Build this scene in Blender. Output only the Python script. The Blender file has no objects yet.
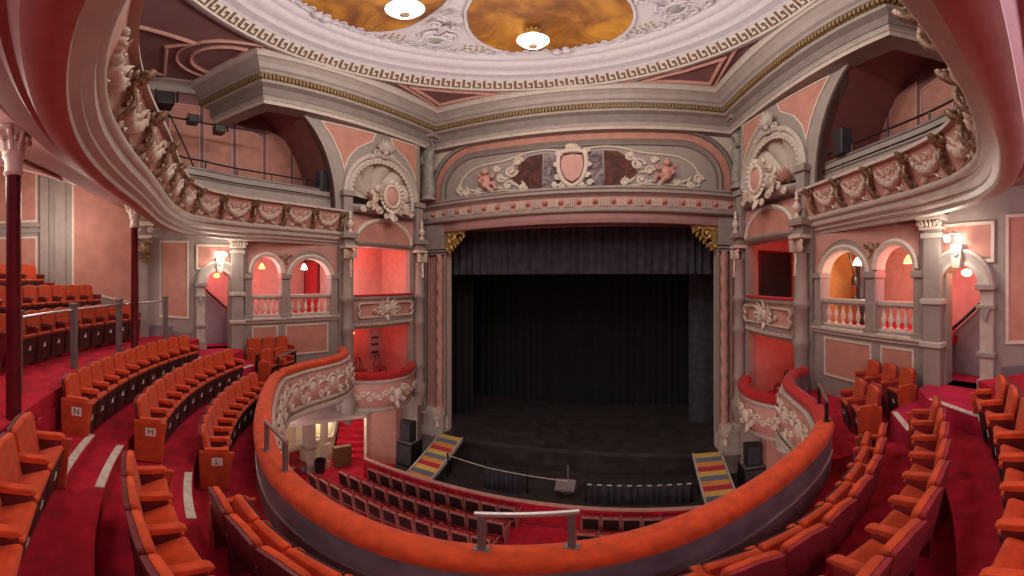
import bpy, bmesh, math, random
from mathutils import Vector, Matrix
R = math.radians
PI = math.pi
rng = random.Random(7)
C = bpy.context.scene.collection
ZE = 6.8            # height of the viewer's eye above the stalls floor; most heights below are given from the eye

# ---------------------------------------------------------------- camera, world, exposure
PXR = 345.0         # pixels per radian of the stitched panorama
cam_data = bpy.data.cameras.new('camera')
cam = bpy.data.objects.new('camera', cam_data)
C.objects.link(cam)
cam.location = (1.83, 0.0, ZE)
cam.rotation_euler = (R(90), 0, (632.5 - 512) / PXR)
cam_data.type = 'PANO'
cam_data.panorama_type = 'EQUIRECTANGULAR'
cam_data.longitude_min = -512 / PXR
cam_data.longitude_max = 512 / PXR
cam_data.latitude_min = -(576 - 280.7) / PXR
cam_data.latitude_max = 280.7 / PXR
cam_data.clip_start = 0.05
bpy.context.scene.camera = cam

world = bpy.data.worlds.new('world')
bpy.context.scene.world = world
world.use_nodes = True
world.node_tree.nodes['Background'].inputs[0].default_value = (1.0, 0.93, 0.88, 1)
world.node_tree.nodes['Background'].inputs[1].default_value = 0.34
vs = bpy.context.scene.view_settings
vs.view_transform = 'Standard'
vs.look = 'None'
vs.gamma = 1.0
vs.use_curve_mapping = False
vs.exposure = 0.18

def lamp(name, loc, power, col, radius=0.08, kind='POINT', rot=None, size=1.0, size_y=None, spot=None):
    d = bpy.data.lights.new(name, kind)
    d.energy = power
    d.color = col
    if kind == 'AREA':
        d.size = size
        if size_y:
            d.shape = 'RECTANGLE'; d.size_y = size_y
    else:
        d.shadow_soft_size = radius
    if spot:
        d.spot_size = R(spot); d.spot_blend = 0.8
    o = bpy.data.objects.new(name, d)
    C.objects.link(o)
    o.location = (loc[0], loc[1], loc[2] + ZE)
    if rot: o.rotation_euler = rot
    return o
WARM = (1.0, 0.84, 0.72); WHITE = (1.0, 0.88, 0.82); RED = (1.0, 0.07, 0.04); PINK = (1.0, 0.35, 0.4)
# unseen lamps added as fill below the dome, the gallery and the circle
for k in range(8):
    a = R(22 + 45 * k)
    lamp('dome_fill_light', (2.6 * math.sin(a), 4.7 + 2.6 * math.cos(a), 4.7), 84, (1, .90, .82), .25)  # added fill, set below the pendant bowls so the ring's underside is lit
for p, e in (((-5.0, -0.5, 1.3), 62), ((-3.2, -2.2, 1.4), 52), ((4.3, -.4, 1.3), 52), ((-1.4, -1.4, 1.3), 36), ((3.0, -1.8, 1.3), 44)):
    lamp('gallery_fill_light', p, e * (1.6 if p[0] > 2 else 1), (1, .72, .84) if p[0] > 2 else WARM, .3)  # added without fittings to light the circle seats; right pair stronger and pinker
for p, e in (((-3.6, 1.6, -3.3), 110), ((3.4, 1.6, -3.3), 90), ((0, .6, -3.3), 120), ((-5.7, 4.2, -3.4), 40), ((5.7, 4.2, -3.4), 25)):
    lamp('stalls_fill_light', p, e, WHITE, .2)  # added without fittings under the circle to brighten the stalls

# ---------------------------------------------------------------- materials
MATS = {}
def mat(name, col, rough=.6, var=.12, scale=8., bump=.0, bscale=40., metal=0., sheen=0., emit=None, power=0., mode=None, col2=None):
    if name in MATS: return MATS[name]
    m = bpy.data.materials.new(name); m.use_nodes = True
    nt = m.node_tree; b = nt.nodes['Principled BSDF']
    b.inputs['Roughness'].default_value = rough
    b.inputs['Metallic'].default_value = metal
    if sheen:
        b.inputs['Sheen Weight'].default_value = sheen
        b.inputs['Sheen Roughness'].default_value = .4
    tc = nt.nodes.new('ShaderNodeTexCoord')
    n = nt.nodes.new('ShaderNodeTexNoise'); n.inputs['Scale'].default_value = scale; n.inputs['Detail'].default_value = 6
    nt.links.new(tc.outputs['Object'], n.inputs['Vector'])
    r = nt.nodes.new('ShaderNodeValToRGB')
    if mode == 'paint':   # gilded cloud painting
        n.inputs['Scale'].default_value = 1.05; n.inputs['Detail'].default_value = 9; n.inputs['Roughness'].default_value = .6; n.inputs['Distortion'].default_value = .7
        e = r.color_ramp.elements
        e[0].position = .3; e[0].color = (.07, .018, .002, 1)
        e[1].position = .74; e[1].color = (.50, .235, .022, 1)
        x = e.new(.46); x.color = (.20, .065, .004, 1)
        x = e.new(.58); x.color = (.34, .135, .008, 1)
    elif mode == 'marble':
        n.inputs['Scale'].default_value = 2.2; n.inputs['Detail'].default_value = 10; n.inputs['Distortion'].default_value = 2.5
        e = r.color_ramp.elements
        e[0].position = .38; e[0].color = (*col, 1); e[1].position = .62; e[1].color = (*col2, 1)
    else:
        lo = [max(0, c * (1 - var)) for c in col]; hi = [min(1, c * (1 + var)) for c in col]
        r.color_ramp.elements[0].position = .35; r.color_ramp.elements[0].color = (*lo, 1)
        r.color_ramp.elements[1].position = .65; r.color_ramp.elements[1].color = (*hi, 1)
    nt.links.new(n.outputs['Fac'], r.inputs['Fac'])
    nt.links.new(r.outputs['Color'], b.inputs['Base Color'])
    if bump:
        n2 = nt.nodes.new('ShaderNodeTexNoise'); n2.inputs['Scale'].default_value = bscale; n2.inputs['Detail'].default_value = 4
        nt.links.new(tc.outputs['Object'], n2.inputs['Vector'])
        bp = nt.nodes.new('ShaderNodeBump'); bp.inputs['Strength'].default_value = bump; bp.inputs['Distance'].default_value = .02
        nt.links.new(n2.outputs['Fac'], bp.inputs['Height']); nt.links.new(bp.outputs['Normal'], b.inputs['Normal'])
    if emit:
        b.inputs['Emission Color'].default_value = (*emit, 1); b.inputs['Emission Strength'].default_value = power
    MATS[name] = m
    return m
GREY = mat('mauve_grey_paint', (.315, .268, .24), .55, .08, 5, .1)
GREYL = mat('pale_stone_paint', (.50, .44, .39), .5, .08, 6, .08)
CREAM = mat('cream_plaster', (.66, .57, .48), .5, .08, 10, .15, 30)
CREAMY = mat('cream_yellow_paint', (.74, .66, .40), .5, .06, 5)
SALMON = mat('salmon_wallpaper', (.50, .23, .175), .7, .10, 3, .12, 120)
PINKP = mat('dusty_pink_paint', (.55, .29, .25), .6, .08, 5, .05)
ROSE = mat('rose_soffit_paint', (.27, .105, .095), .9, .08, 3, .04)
MAUVE = mat('mauve_pink_paint', (.36, .20, .19), .6, .08, 4)
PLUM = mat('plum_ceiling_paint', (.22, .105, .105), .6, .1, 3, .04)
WHITEP = mat('white_plaster', (.47, .43, .455), .5, .06, 8, .15, 25)
GOLD = mat('gilt', (.50, .33, .11), .38, .3, 20, .35, 60, .6)
GILTSH = mat('dark_gilt', (.15, .095, .045), .5, .25, 20, .2, 60, .2)  # darker gilt for the bed behind the fret
GREYD = mat('deep_mauve_grey_paint_and_shade', (.215, .178, .16), .6, .1, 5, .1)  # also holds painted shadow on the cornice frieze
GOLDP = mat('dull_gold_paint', (.30, .20, .085), .5, .25, 20, .2, 60, .25)
GILTDARK = mat('bronzed_gilt', (.30, .20, .13), .45, .5, 25, .4, 60, .4)
CARPET = mat('crimson_carpet', (.50, .006, .032), .95, .25, 5, .6, 300, 0, .0)
CARPETM = mat('magenta_carpet', (.50, .008, .060), .95, .2, 4, .6, 300, 0, .0)
VELVET = mat('orange_velvet', (.61, .068, .011), .8, .18, 9, .3, 200, 0, .15)
VELVETB = mat('burnt_orange_velvet', (.50, .058, .010), .8, .18, 9, .3, 200, 0, .15)
REDV = mat('crimson_velvet', (.44, .015, .018), .8, .15, 9, .3, 200, 0, .15)
SHELL = mat('maroon_seat_shell', (.14, .018, .022), .45, .2, 8, .1)
SHELLR = mat('wine_red_fabric_and_lit_shell', (.30, .02, .03), .8, .2, 10, .2, 150)  # on right-hand rows: maroon shell with crimson light put into the colour
DARKP = mat('dark_tipped_seat_pan', (.055, .022, .02), .5, .3, 8, .1)
PLATE = mat('ivory_plate', (.75, .70, .62), .4, .05)
INK = mat('black_lettering', (.02, .02, .02), .5, .0)
COLRED = mat('oxblood_gloss_paint', (.10, .008, .012), .25, .2, 5)
STEEL = mat('brushed_steel', (.45, .43, .42), .35, .1, 20, 0, 40, .8)
RAILG = mat('grey_metal_paint', (.16, .13, .13), .4, .1)
SLATE = mat('slate_blue_panel', (.20, .17, .195), .4, .25, 3, .05)
BLACK = mat('black_cloth', (.006, .0055, .007), .9, .3, 6, .2)
BLACKG = mat('charcoal_cloth', (.042, .042, .056), .9, .3, 4, .2)
BLACKM = mat('black_metal', (.018, .016, .016), .4, .2)
STAGEF = mat('black_stage_boards', (.05, .041, .041), .5, .35, 2.5, .1)
DARKF = mat('dark_pit_floor', (.045, .038, .038), .8, .3, 4, .1)
NOSING = mat('white_step_nosing', (.58, .52, .46), .6, .15, 12)
TREADY = mat('yellow_tread', (.62, .42, .10), .7, .1); TREADB = mat('blue_tread', (.13, .17, .24), .7, .1)
TREADR = mat('red_tread', (.42, .03, .05), .7, .1); TREADO = mat('orange_tread', (.65, .27, .06), .7, .1)
WOODB = mat('brown_wood', (.16, .085, .04), .5, .2, 6)
MARB = mat('maroon_marble', (.045, .010, .007), .75, mode='marble', col2=(.13, .035, .022))
MARG = mat('grey_marble', (.075, .055, .06), .75, mode='marble', col2=(.30, .24, .25))
PAINT = mat('gilded_cloud_painting', (.5, .2, .02), .6, mode='paint')
STATUE = mat('verdigris_grey_statue', (.25, .24, .205), .5, .2, 10, .1)
CHERUB = mat('flesh_pink_plaster', (.60, .30, .25), .5, .1)
GLOW = mat('lit_opal_glass', (.9, .85, .8), .4, emit=(1, .88, .78), power=1.6)
GLOWW = mat('lit_white_globe', (.9, .9, .9), .4, emit=(1, .93, .85), power=14)
GLOWR = mat('lit_red_shade', (.9, .3, .1), .4, emit=(1, .16, .04), power=9)
BULB = mat('lit_amber_bulb', (.9, .6, .3), .4, emit=(1, .5, .18), power=16)
DIMP = mat('pale_lilac_dado', (.36, .31, .37), .6, .05)
OCHRE = mat('ochre_wall', (.55, .28, .07), .7, .08)

# ---------------------------------------------------------------- mesh building
ROOTM = {}
class MB:
    def __init__(s, M=None):
        s.v = []; s.f = []; s.M = M or Matrix.Identity(4)
    def add(s, vs_, fs):
        o = len(s.v); M = s.M
        s.v += [M @ Vector(p) for p in vs_]
        s.f += [tuple(i + o for i in f) for f in fs]
    def box(s, x0, x1, y0, y1, z0, z1):
        s.add([(x0, y0, z0), (x1, y0, z0), (x1, y1, z0), (x0, y1, z0), (x0, y0, z1), (x1, y0, z1), (x1, y1, z1), (x0, y1, z1)],
              [(0, 3, 2, 1), (4, 5, 6, 7), (0, 1, 5, 4), (1, 2, 6, 5), (2, 3, 7, 6), (3, 0, 4, 7)])
    def hexa(s, p):
        s.add(p, [(0, 3, 2, 1), (4, 5, 6, 7), (0, 1, 5, 4), (1, 2, 6, 5), (2, 3, 7, 6), (3, 0, 4, 7)])
    def lathe(s, x, y, prof, n=16, a0=0., a1=2 * PI, sx=1., sy=1.):
        full = abs(a1 - a0 - 2 * PI) < 1e-6
        m = n if full else n + 1
        vs_ = []
        for i in range(m):
            a = a0 + (a1 - a0) * i / n
            for r, z in prof: vs_.append((x + sx * r * math.cos(a), y + sy * r * math.sin(a), z))
        k = len(prof); fs = []
        for i in range(n):
            j = (i + 1) % m
            for q in range(k - 1): fs.append((i * k + q, j * k + q, j * k + q + 1, i * k + q + 1))
        if full:
            fs.append(tuple(i * k for i in range(m))); fs.append(tuple(i * k + k - 1 for i in range(m)))
        s.add(vs_, fs)
    def tube(s, pts, r, n=8, closed=False, flat=1.):
        pts = [Vector(p) for p in pts]; m = len(pts)
        rr = r if isinstance(r, (list, tuple)) else [r] * m
        up = Vector((0, 0, 1)); vs_ = []
        prev = None
        for i, p in enumerate(pts):
            if closed: t = pts[(i + 1) % m] - pts[i - 1]
            else: t = pts[min(i + 1, m - 1)] - pts[max(i - 1, 0)]
            if t.length < 1e-9: t = Vector((0, 0, 1))
            t.normalize()
            if prev is None:
                a = t.orthogonal() if abs(t.z) > .95 else t.cross(up)
            else:
                a = prev - t * prev.dot(t)
                if a.length < 1e-6: a = t.orthogonal()
            a.normalize(); prev = a; b = t.cross(a)
            for q in range(n):
                w = 2 * PI * q / n
                vs_.append(p + (a * math.cos(w) + b * math.sin(w) * flat) * rr[i])
        fs = []
        for i in range(m if closed else m - 1):
            j = (i + 1) % m
            for q in range(n): fs.append((i * n + q, i * n + (q + 1) % n, j * n + (q + 1) % n, j * n + q))
        if not closed:
            fs.append(tuple(range(n))); fs.append(tuple((m - 1) * n + q for q in range(n)))
        s.add(vs_, fs)
    def prism(s, poly, w0, w1, plane='xy'):
        n = len(poly)
        if plane == 'xy': a = [(p, q, w0) for p, q in poly] + [(p, q, w1) for p, q in poly]
        elif plane == 'yz': a = [(w0, p, q) for p, q in poly] + [(w1, p, q) for p, q in poly]
        else: a = [(p, w0, q) for p, q in poly] + [(p, w1, q) for p, q in poly]
        s.add(a, [tuple(range(n)), tuple(range(2 * n - 1, n - 1, -1))] + [(i, (i + 1) % n, (i + 1) % n + n, i + n) for i in range(n)])
    def sweep(s, path, prof, plane='xy', closed=False, cprof=True):
        """profile (offset to the left normal, w) carried along a path in a plane, mitred at the corners"""
        m = len(path); k = len(prof); vs_ = []
        for i in range(m):
            p = Vector(path[i])
            if closed: d0 = (p - Vector(path[i - 1])); d1 = (Vector(path[(i + 1) % m]) - p)
            else:
                d0 = (p - Vector(path[i - 1])) if i else (Vector(path[1]) - p)
                d1 = (Vector(path[i + 1]) - p) if i < m - 1 else d0
            d0.normalize(); d1.normalize()
            n0 = Vector((-d0.y, d0.x)); n1 = Vector((-d1.y, d1.x)); nn = n0 + n1
            if nn.length < .2: nn = n0.copy()
            nn.normalize(); nn *= 1 / max(.35, nn.dot(n0))
            for o, w in prof:
                q = p + nn * o
                vs_.append((q.x, q.y, w) if plane == 'xy' else (q.x, w, q.y))
        fs = []
        for i in range(m if closed else m - 1):
            j = (i + 1) % m
            for q in range(k if cprof else k - 1):
                r_ = (q + 1) % k
                fs.append((i * k + q, j * k + q, j * k + r_, i * k + r_))
        if cprof and not closed:
            fs.append(tuple(range(k))); fs.append(tuple((m - 1) * k + q for q in range(k)))
        s.add(vs_, fs)
    def ball(s, x, y, z, rx, ry=None, rz=None, n=8, m=5):
        ry = rx if ry is None else ry; rz = rx if rz is None else rz
        vs_ = [(x, y, z - rz)]; fs = []
        for i in range(1, m):
            a = -PI / 2 + PI * i / m
            for q in range(n):
                w = 2 * PI * q / n
                vs_.append((x + rx * math.cos(a) * math.cos(w), y + ry * math.cos(a) * math.sin(w), z + rz * math.sin(a)))
        vs_.append((x, y, z + rz)); t = len(vs_) - 1
        for q in range(n): fs.append((0, 1 + (q + 1) % n, 1 + q))
        for i in range(m - 2):
            for q in range(n):
                a = 1 + i * n + q; b = 1 + i * n + (q + 1) % n
                fs.append((a, b, b + n, a + n))
        for q in range(n): fs.append((t, 1 + (m - 2) * n + q, 1 + (m - 2) * n + (q + 1) % n))
        s.add(vs_, fs)
    # wall-plane ornament helpers: u across, n out of the wall, z up
    def scroll(s, u, z, r, n=.03, d=1, a0=0., turns=1.4, th=.02, tail=None):
        pts = []
        N = 18
        if tail: pts.append((tail[0], n * .6, tail[1]))
        for i in range(N + 1):
            t = i / N; a = a0 + d * turns * 2 * PI * t; q = r * (1 - .88 * t)
            pts.append((u + q * math.cos(a), n + .6 * th * t, z + q * math.sin(a)))
        m = len(pts)
        s.tube(pts, [th * (1 - .3 * i / m) for i in range(m)], 6)
        s.ball(u, n + th * .4, z, th * 1.3, th, th * 1.3, 6, 4)
    def leaf(s, u, z, ang, L, W, n=.02, th=.02):
        c, q = math.cos(ang), math.sin(ang)
        prof = [(0, .25), (.25, .8), (.5, 1), (.75, .6), (1, .05)]
        vs_ = []
        for t, w in prof:
            for e, h in ((-1, 0), (0, 1), (1, 0)):
                vs_.append((u + c * L * t - q * W * w * e * .5, n + th * h * (1.3 - t) + .5 * th * t * t * 3, z + q * L * t + c * W * w * e * .5))
        fs = []
        for i in range(4):
            for e in range(2): fs.append((i * 3 + e, i * 3 + e + 1, i * 3 + e + 4, i * 3 + e + 3))
        s.add(vs_, fs)
    def build(s, name, m, parent=None, smooth=False, bevel=0., shift=True):
        co = s.v
        if parent is not None:
            inv = ROOTM[parent.name].inverted(); co = [inv @ p for p in co]; loc = None
            key = ROOTM[parent.name]
        else:
            xs = [p.x for p in co]; ys = [p.y for p in co]; zs = [p.z for p in co]
            loc = Vector(((min(xs) + max(xs)) / 2, (min(ys) + max(ys)) / 2, min(zs)))
            co = [p - loc for p in co]; key = Matrix.Translation(loc)
        me = bpy.data.meshes.new(name); me.from_pydata(co, [], s.f)
        bm = bmesh.new(); bm.from_mesh(me)
        bmesh.ops.recalc_face_normals(bm, faces=bm.faces)
        if smooth:
            for f in bm.faces: f.smooth = True
        bm.to_mesh(me); bm.free()
        me.materials.append(m)
        o = bpy.data.objects.new(name, me); C.objects.link(o)
        if parent is not None: o.parent = parent
        else: o.location = (loc.x, loc.y, loc.z + ZE)
        ROOTM[o.name] = key
        if bevel:
            b = o.modifiers.new('bevel', 'BEVEL'); b.width = bevel; b.segments = 2; b.limit_method = 'ANGLE'; b.angle_limit = R(40)
        if smooth:
            try: me.set_sharp_from_angle(angle=R(42))
            except Exception: pass
        return o

def tag(o, label=None, cat=None, group=None, kind=None):
    if label: o['label'] = label
    if cat: o['category'] = cat
    if group: o['group'] = group
    if kind: o['kind'] = kind
    return o
def thing(name, label, cat, loc=(0, 0, 0), group=None):
    o = bpy.data.objects.new(name, None); C.objects.link(o)
    o.empty_display_size = .1
    o.location = (loc[0], loc[1], loc[2] + ZE)
    ROOTM[o.name] = Matrix.Translation(Vector(loc))
    return tag(o, label, cat, group)
def struct(o, label=None):
    o['kind'] = 'structure'
    if label: o['label'] = label
    return o
def kids(o): return [c for c in C.objects if c.parent == o]
def copy_tree(o, parent=None):
    c = o.copy(); C.objects.link(c); c.parent = parent
    for ch in o.children: copy_tree(ch, c)
    return c
def ordw(i): return ['first', 'second', 'third', 'fourth', 'fifth', 'sixth', 'seventh', 'eighth', 'ninth', 'tenth', 'eleventh', 'twelfth', 'thirteenth'][i]
def FR(a, b, s=1):
    """wall frame on the right-hand side (s=1) or mirrored to the left (s=-1): u runs a to b, n points into the room"""
    dx, dy = b[0] - a[0], b[1] - a[1]; L = math.hypot(dx, dy); dx /= L; dy /= L
    return Matrix(((s * dx, -s * dy, 0, s * a[0]), (dy, dx, 0, a[1]), (0, 0, 1, 0), (0, 0, 0, 1)))
def arc(c, r, a0, a1, n, ry=None):
    ry = r if ry is None else ry
    return [(c[0] + r * math.cos(a0 + (a1 - a0) * i / n), c[1] + ry * math.sin(a0 + (a1 - a0) * i / n)) for i in range(n + 1)]
def catmull(P, k=6):
    out = []
    for i in range(len(P) - 1):
        p0 = Vector(P[max(i - 1, 0)]); p1 = Vector(P[i]); p2 = Vector(P[i + 1]); p3 = Vector(P[min(i + 2, len(P) - 1)])
        for j in range(k):
            t = j / k
            out.append(tuple(.5 * ((2 * p1) + (p2 - p0) * t + (2 * p0 - 5 * p1 + 4 * p2 - p3) * t * t + (3 * p1 - p0 - 3 * p2 + p3) * t ** 3)))
    out.append(tuple(P[-1])); return out
def wall_open(mb, u0, u1, z0, z1, ops, n0, n1):
    """wall slab with openings: (ua, ub, zb, zs, rise)"""
    u = u0
    for ua, ub, zb, zs, rise in sorted(ops):
        if ua > u: mb.box(u, ua, n0, n1, z0, z1)
        if zb > z0: mb.box(ua, ub, n0, n1, z0, zb)
        N = 16 if rise > 0 else 1
        c = (ua + ub) / 2; h = (ub - ua) / 2
        for i in range(N):
            a, b = ua + (ub - ua) * i / N, ua + (ub - ua) * (i + 1) / N
            if rise > 0:
                a, b = c - h * math.cos(PI * i / N), c - h * math.cos(PI * (i + 1) / N)
                za = zs + rise * math.sin(PI * i / N); zc = zs + rise * math.sin(PI * (i + 1) / N)
            else: za = zc = zs
            mb.hexa([(a, n0, za), (b, n0, zc), (b, n1, zc), (a, n1, za), (a, n0, z1), (b, n0, z1), (b, n1, z1), (a, n1, z1)])
        u = ub
    if u < u1: mb.box(u, u1, n0, n1, z0, z1)
def frame_rect(mb, pts, w, n, h):
    """raised picture-frame moulding round a polygon in the wall plane"""
    mb.sweep(pts, [(-w / 2, n), (-w / 2, n + h), (w / 2, n + h), (w / 2, n)], 'uz', closed=True)
def side(s): return 'right' if s > 0 else 'left'

# ================================================================= THE SETTING
GC = (0.0, 5.5); RC = (0.0, 5.7)
def polar(c, r, a): return (c[0] + r * math.sin(a), c[1] - r * math.cos(a))

mb = MB(); mb.box(-9.5, 9.5, -4, 7.62, -7.0, -6.8)
struct(mb.build('floor', CARPET), 'red carpeted stalls floor behind the pit barrier')
mb = MB(); mb.box(-9.5, 9.5, 7.62, 11.3, -7.0, -6.8)
struct(mb.build('floor', DARKF), 'dark orchestra pit floor below the stage')
mb = MB(); lip = [(-5.6, 10.25), (-4.4, 10.2), (-2, 10.42), (0, 10.5), (2, 10.42), (4.4, 10.2), (5.6, 10.25)]
mb.prism(lip + [(6.5, 16), (-6.5, 16)], -5.85, -5.7)
mb.prism([(x, y + .35) for x, y in lip] + [(6.5, 11.2), (-6.5, 11.2)], -6.8, -5.85)
struct(mb.build('floor', STAGEF), 'black boarded stage floor with a bowed front lip')

# stepped floor of the dress circle
def par_r(a):
    a = abs(a)
    return 4.14 if a < R(28) else 4.14 + (4.58 - 4.14) * min(1, (a - R(28)) / R(35))
tiers = [(None, 4.92, -2.63), (4.92, 5.68, -2.29), (5.68, 6.52, -2.0), (6.52, 7.72, -1.35), (7.72, 8.45, -.95), (8.45, 9.2, -.5), (9.2, 11.5, -.05)]
def ring_solid(mb, f0, f1, a0, a1, n, z0, z1, c=RC, lim=6.45):
    for i in range(n):
        a, b = a0 + (a1 - a0) * i / n, a0 + (a1 - a0) * (i + 1) / n
        P = []
        for w in (a, b):
            l = lim / max(1e-3, abs(math.sin(w)))
            P.append((min(f0(w), l), min(f1(w), l)))
        if P[0][1] - P[0][0] < 1e-4 and P[1][1] - P[1][0] < 1e-4: continue
        q = [polar(c, P[0][0], a), polar(c, P[1][0], b), polar(c, P[1][1], b), polar(c, P[0][1], a)]
        mb.hexa([(*p, z0) for p in q] + [(*p, z1) for p in q])
mb = MB(); mb2 = MB()
for i, (r0, r1, z) in enumerate(tiers):
    f0 = par_r if r0 is None else (lambda w, r=r0: r)
    a = R(64) if i < 3 else R(60)
    ring_solid(mb, f0, (lambda w, r=r1: r), -a, a, 64, -3.08 if i < 3 else z - .7, z)
for s in (-1, 1):
    P = [(s * x, y) for x, y in ((4.15, 3.6), (4.4, 4.3), (4.5, 5.0), (4.65, 5.8), (5.2, 6.45), (6.0, 6.6), (6.35, 3.4))]
    mb.prism(P, -3.08, -2.45)
struct(mb.build('floor', CARPET), 'stepped crimson carpet of the dress circle')
for s in (-1, 1):
    mb = MB()
    mb.prism([(s * x, y) for x, y in ((5.28, 1.95), (5.3, 2.3), (5.46, 3.15), (5.75, 3.6), (6.9, 3.8), (6.9, 1.9))], -2.3, -1.72)
    mb.prism([(s * x, y) for x, y in ((4.88, 2.94), (5.2, 3.64), (5.9, 3.8), (5.5, 2.9))], -2.6, -1.98)
    struct(mb.build('floor', CARPETM), 'carpeted landing with two steps before the %s exit door' % side(s))

# side walls of the circle -------------------------------------------------
AR0, AR1 = (6.2, 3.4), (5.6, 6.6)          # arcade wall
DR0, DR1 = (6.42, 1.75), (6.2, 3.4)        # exit door bay
ARCHES = [(.60, 1.42, -.95, .20, .44), (1.66, 2.90, -.95, .10, .52)]
DU = 1.40                                   # door centre in the door bay
for s in (-1, 1):
    sd = side(s)
    w = MB(FR(AR0, AR1, s)); wall_open(w, 0, 3.3, -2.6, 1.15, ARCHES, -.22, 0)
    ow = struct(w.build('wall_' + sd, GREY), 'mauve grey arcade wall of the circle')
    m = MB(FR(AR0, AR1, s)); m.box(.56, 2.93, 0, .012, .62 if 0 else .66, .98); 
    # salmon spandrels around the arches
    sp = MB(FR(AR0, AR1, s)); wall_open(sp, .5, 3.1, .16, .98, [(a[0] - .07, a[1] + .07, .16, .2, a[4] + .1) for a in ARCHES], 0, .012)
    sp.build('spandrel_panel', PINKP, ow)
    m = MB(FR(AR0, AR1, s)); m.box(1.55, 2.8, 0, .012, -2.0, -1.2); m.box(.62, 1.3, 0, .012, -2.0, -1.2)
    m.build('dado_panel', SALMON, ow)
    m = MB(FR(AR0, AR1, s))
    frame_rect(m, [(1.55, -2.0), (2.8, -2.0), (2.8, -1.2), (1.55, -1.2)], .045, 0, .03)
    frame_rect(m, [(.62, -2.0), (1.3, -2.0), (1.3, -1.2), (.62, -1.2)], .045, 0, .03)
    m.build('panel_moulding', CREAM, ow)
    m = MB(FR(AR0, AR1, s))
    for a in ARCHES:
        c = (a[0] + a[1]) / 2; h = (a[1] - a[0]) / 2
        P = arc((c, a[3]), h + .03, 0, PI, 20, a[4] + .03)
        m.sweep(P, [(-.07, 0), (-.07, .05), (-.02, .07), (.03, .04), (.05, .04), (.05, -.22), (.03, -.22), (.03, 0)], 'uz')
    m.build('arch_moulding', CREAM, ow, True)
    m = MB(FR(AR0, AR1, s))
    for u in (.5, 1.42, 2.9):
        wd = .24 if u == 1.42 else .2
        m.box(u - (.1 if u == .5 else 0), u + wd - (.1 if u == .5 else 0), 0, .06, -1.0, .05)
        m.box(u - .03 - (.1 if u == .5 else 0), u + wd + .03 - (.1 if u == .5 else 0), -.23, .1, .05, .17)
        m.box(u - .03 - (.1 if u == .5 else 0), u + wd + .03 - (.1 if u == .5 else 0), 0, .09, -.98, -.88)
    m.build('arcade_pier', GREY, ow, False, .012)
    m = MB(FR(AR0, AR1, s))
    m.sweep([(.3, 0), (3.2, 0)], [(-.22, -1.1), (.05, -1.1), (.05, -1.06), (.1, -1.02), (.1, -.98), (.03, -.95), (-.22, -.95)], 'xy')
    m.build('sill_moulding', GREYL, ow)
    m = MB(FR(AR0, AR1, s))     # small mask ornament between the arches
    m.ball(1.54, .03, .62, .07, .05, .1, 8, 6)
    for q in (-1, 1):
        m.scroll(1.54 + q * .14, .66, .06, .02, q, 0 if q < 0 else PI, 1.2, .014); m.leaf(1.54, .52, -PI / 2 + q * .5, .14, .06, .01)
    m.build('mask_ornament', GILTDARK, ow, True)
    # balustrades
    for j, a in enumerate(ARCHES):
        mid = (a[0] + a[1]) / 2
        M = FR(AR0, AR1, s); p = M @ Vector((mid, -.1, -.95))
        t = thing('balustrade', 'stone balustrade in the %s arch of the %s side circle arcade' % ('narrower' if j == 0 else 'wider', sd), 'balustrade', p)
        m = MB(M); m.box(a[0], a[1], -.19, -.01, -.45, -.37); m.box(a[0], a[1], -.16, -.04, -.48, -.45); m.build('handrail', GREYL, t, False, .01)
        m = MB(M); m.box(a[0], a[1], -.18, -.02, -.95, -.89); m.build('bottom_rail', GREYL, t, False, .01)
        nb = 5 if j == 0 else 6
        for k in range(nb):
            u = a[0] + (a[1] - a[0]) * (k + .5) / nb; p2 = M @ Vector((u, -.1, 0)); m = MB()
            m.lathe(p2.x, p2.y, [(.045, -.89), (.045, -.86), (.022, -.84), (.026, -.81), (.05, -.74), (.052, -.70), (.03, -.61), (.02, -.55), (.026, -.53), (.02, -.52), (.026, -.50), (.045, -.49), (.045, -.48)], 12)
            m.build('baluster', CREAM, t, True)
    # pier between arcade and door bay
    M = FR(AR0, AR1, s)
    t = thing('pilaster', 'tall grey pilaster between %s exit door and arcade arches' % sd, 'pilaster', M @ Vector((.2, .05, -2.3)))
    m = MB(M); m.box(.04, .36, 0, .14, -2.3, .82); m.build('shaft', GREY, t, False, .015)
    for z, e in ((-2.3, .05), (-1.08, .045), (-.38, .04), (.68, .03)):
        m = MB(M); m.box(.04 - e, .36 + e, 0, .14 + e, z, z + (.22 if z < -2 else .09)); m.build('band_moulding', GREYL, t, False, .012)
    m = MB(M); m.box(.0, .4, 0, .2, .82, .86); m.box(-.04, .44, 0, .24, .98, 1.06)
    for q in (.03, .37): m.scroll(q, .90, .06, .2, 1, 0, 1.3, .018)
    for q in range(5): m.leaf(.06 + q * .07, .84, PI / 2, .13, .07, .16, .03)
    m.build('capital', CREAM, t, True)
    # door bay
    w = MB(FR(DR0, DR1, s)); wall_open(w, -.1, 1.66, -2.3, 2.3, [(DU - .34, DU + .34, -1.72, -.08, .34)], -.3, 0)
    ow = struct(w.build('wall_' + sd, GREY), 'grey wall bay with an arched exit')
    m = MB(FR(DR0, DR1, s)); m.box(DU - .55, DU + .62, 0, .015, .36, .88); m.build('salmon_panel', SALMON, ow)
    m = MB(FR(DR0, DR1, s)); frame_rect(m, [(DU - .55, .3), (DU + .62, .3), (DU + .62, .88), (DU - .55, .88)], .05, 0, .035); m.build('panel_moulding', CREAM, ow)
    m = MB(FR(DR0, DR1, s)); m.prism([(-.08, -.86), (.62, -.92), (.62, .96), (-.08, .96)], 0, .012, 'uz'); m.build('wall_panel', SALMON, ow)
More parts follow.
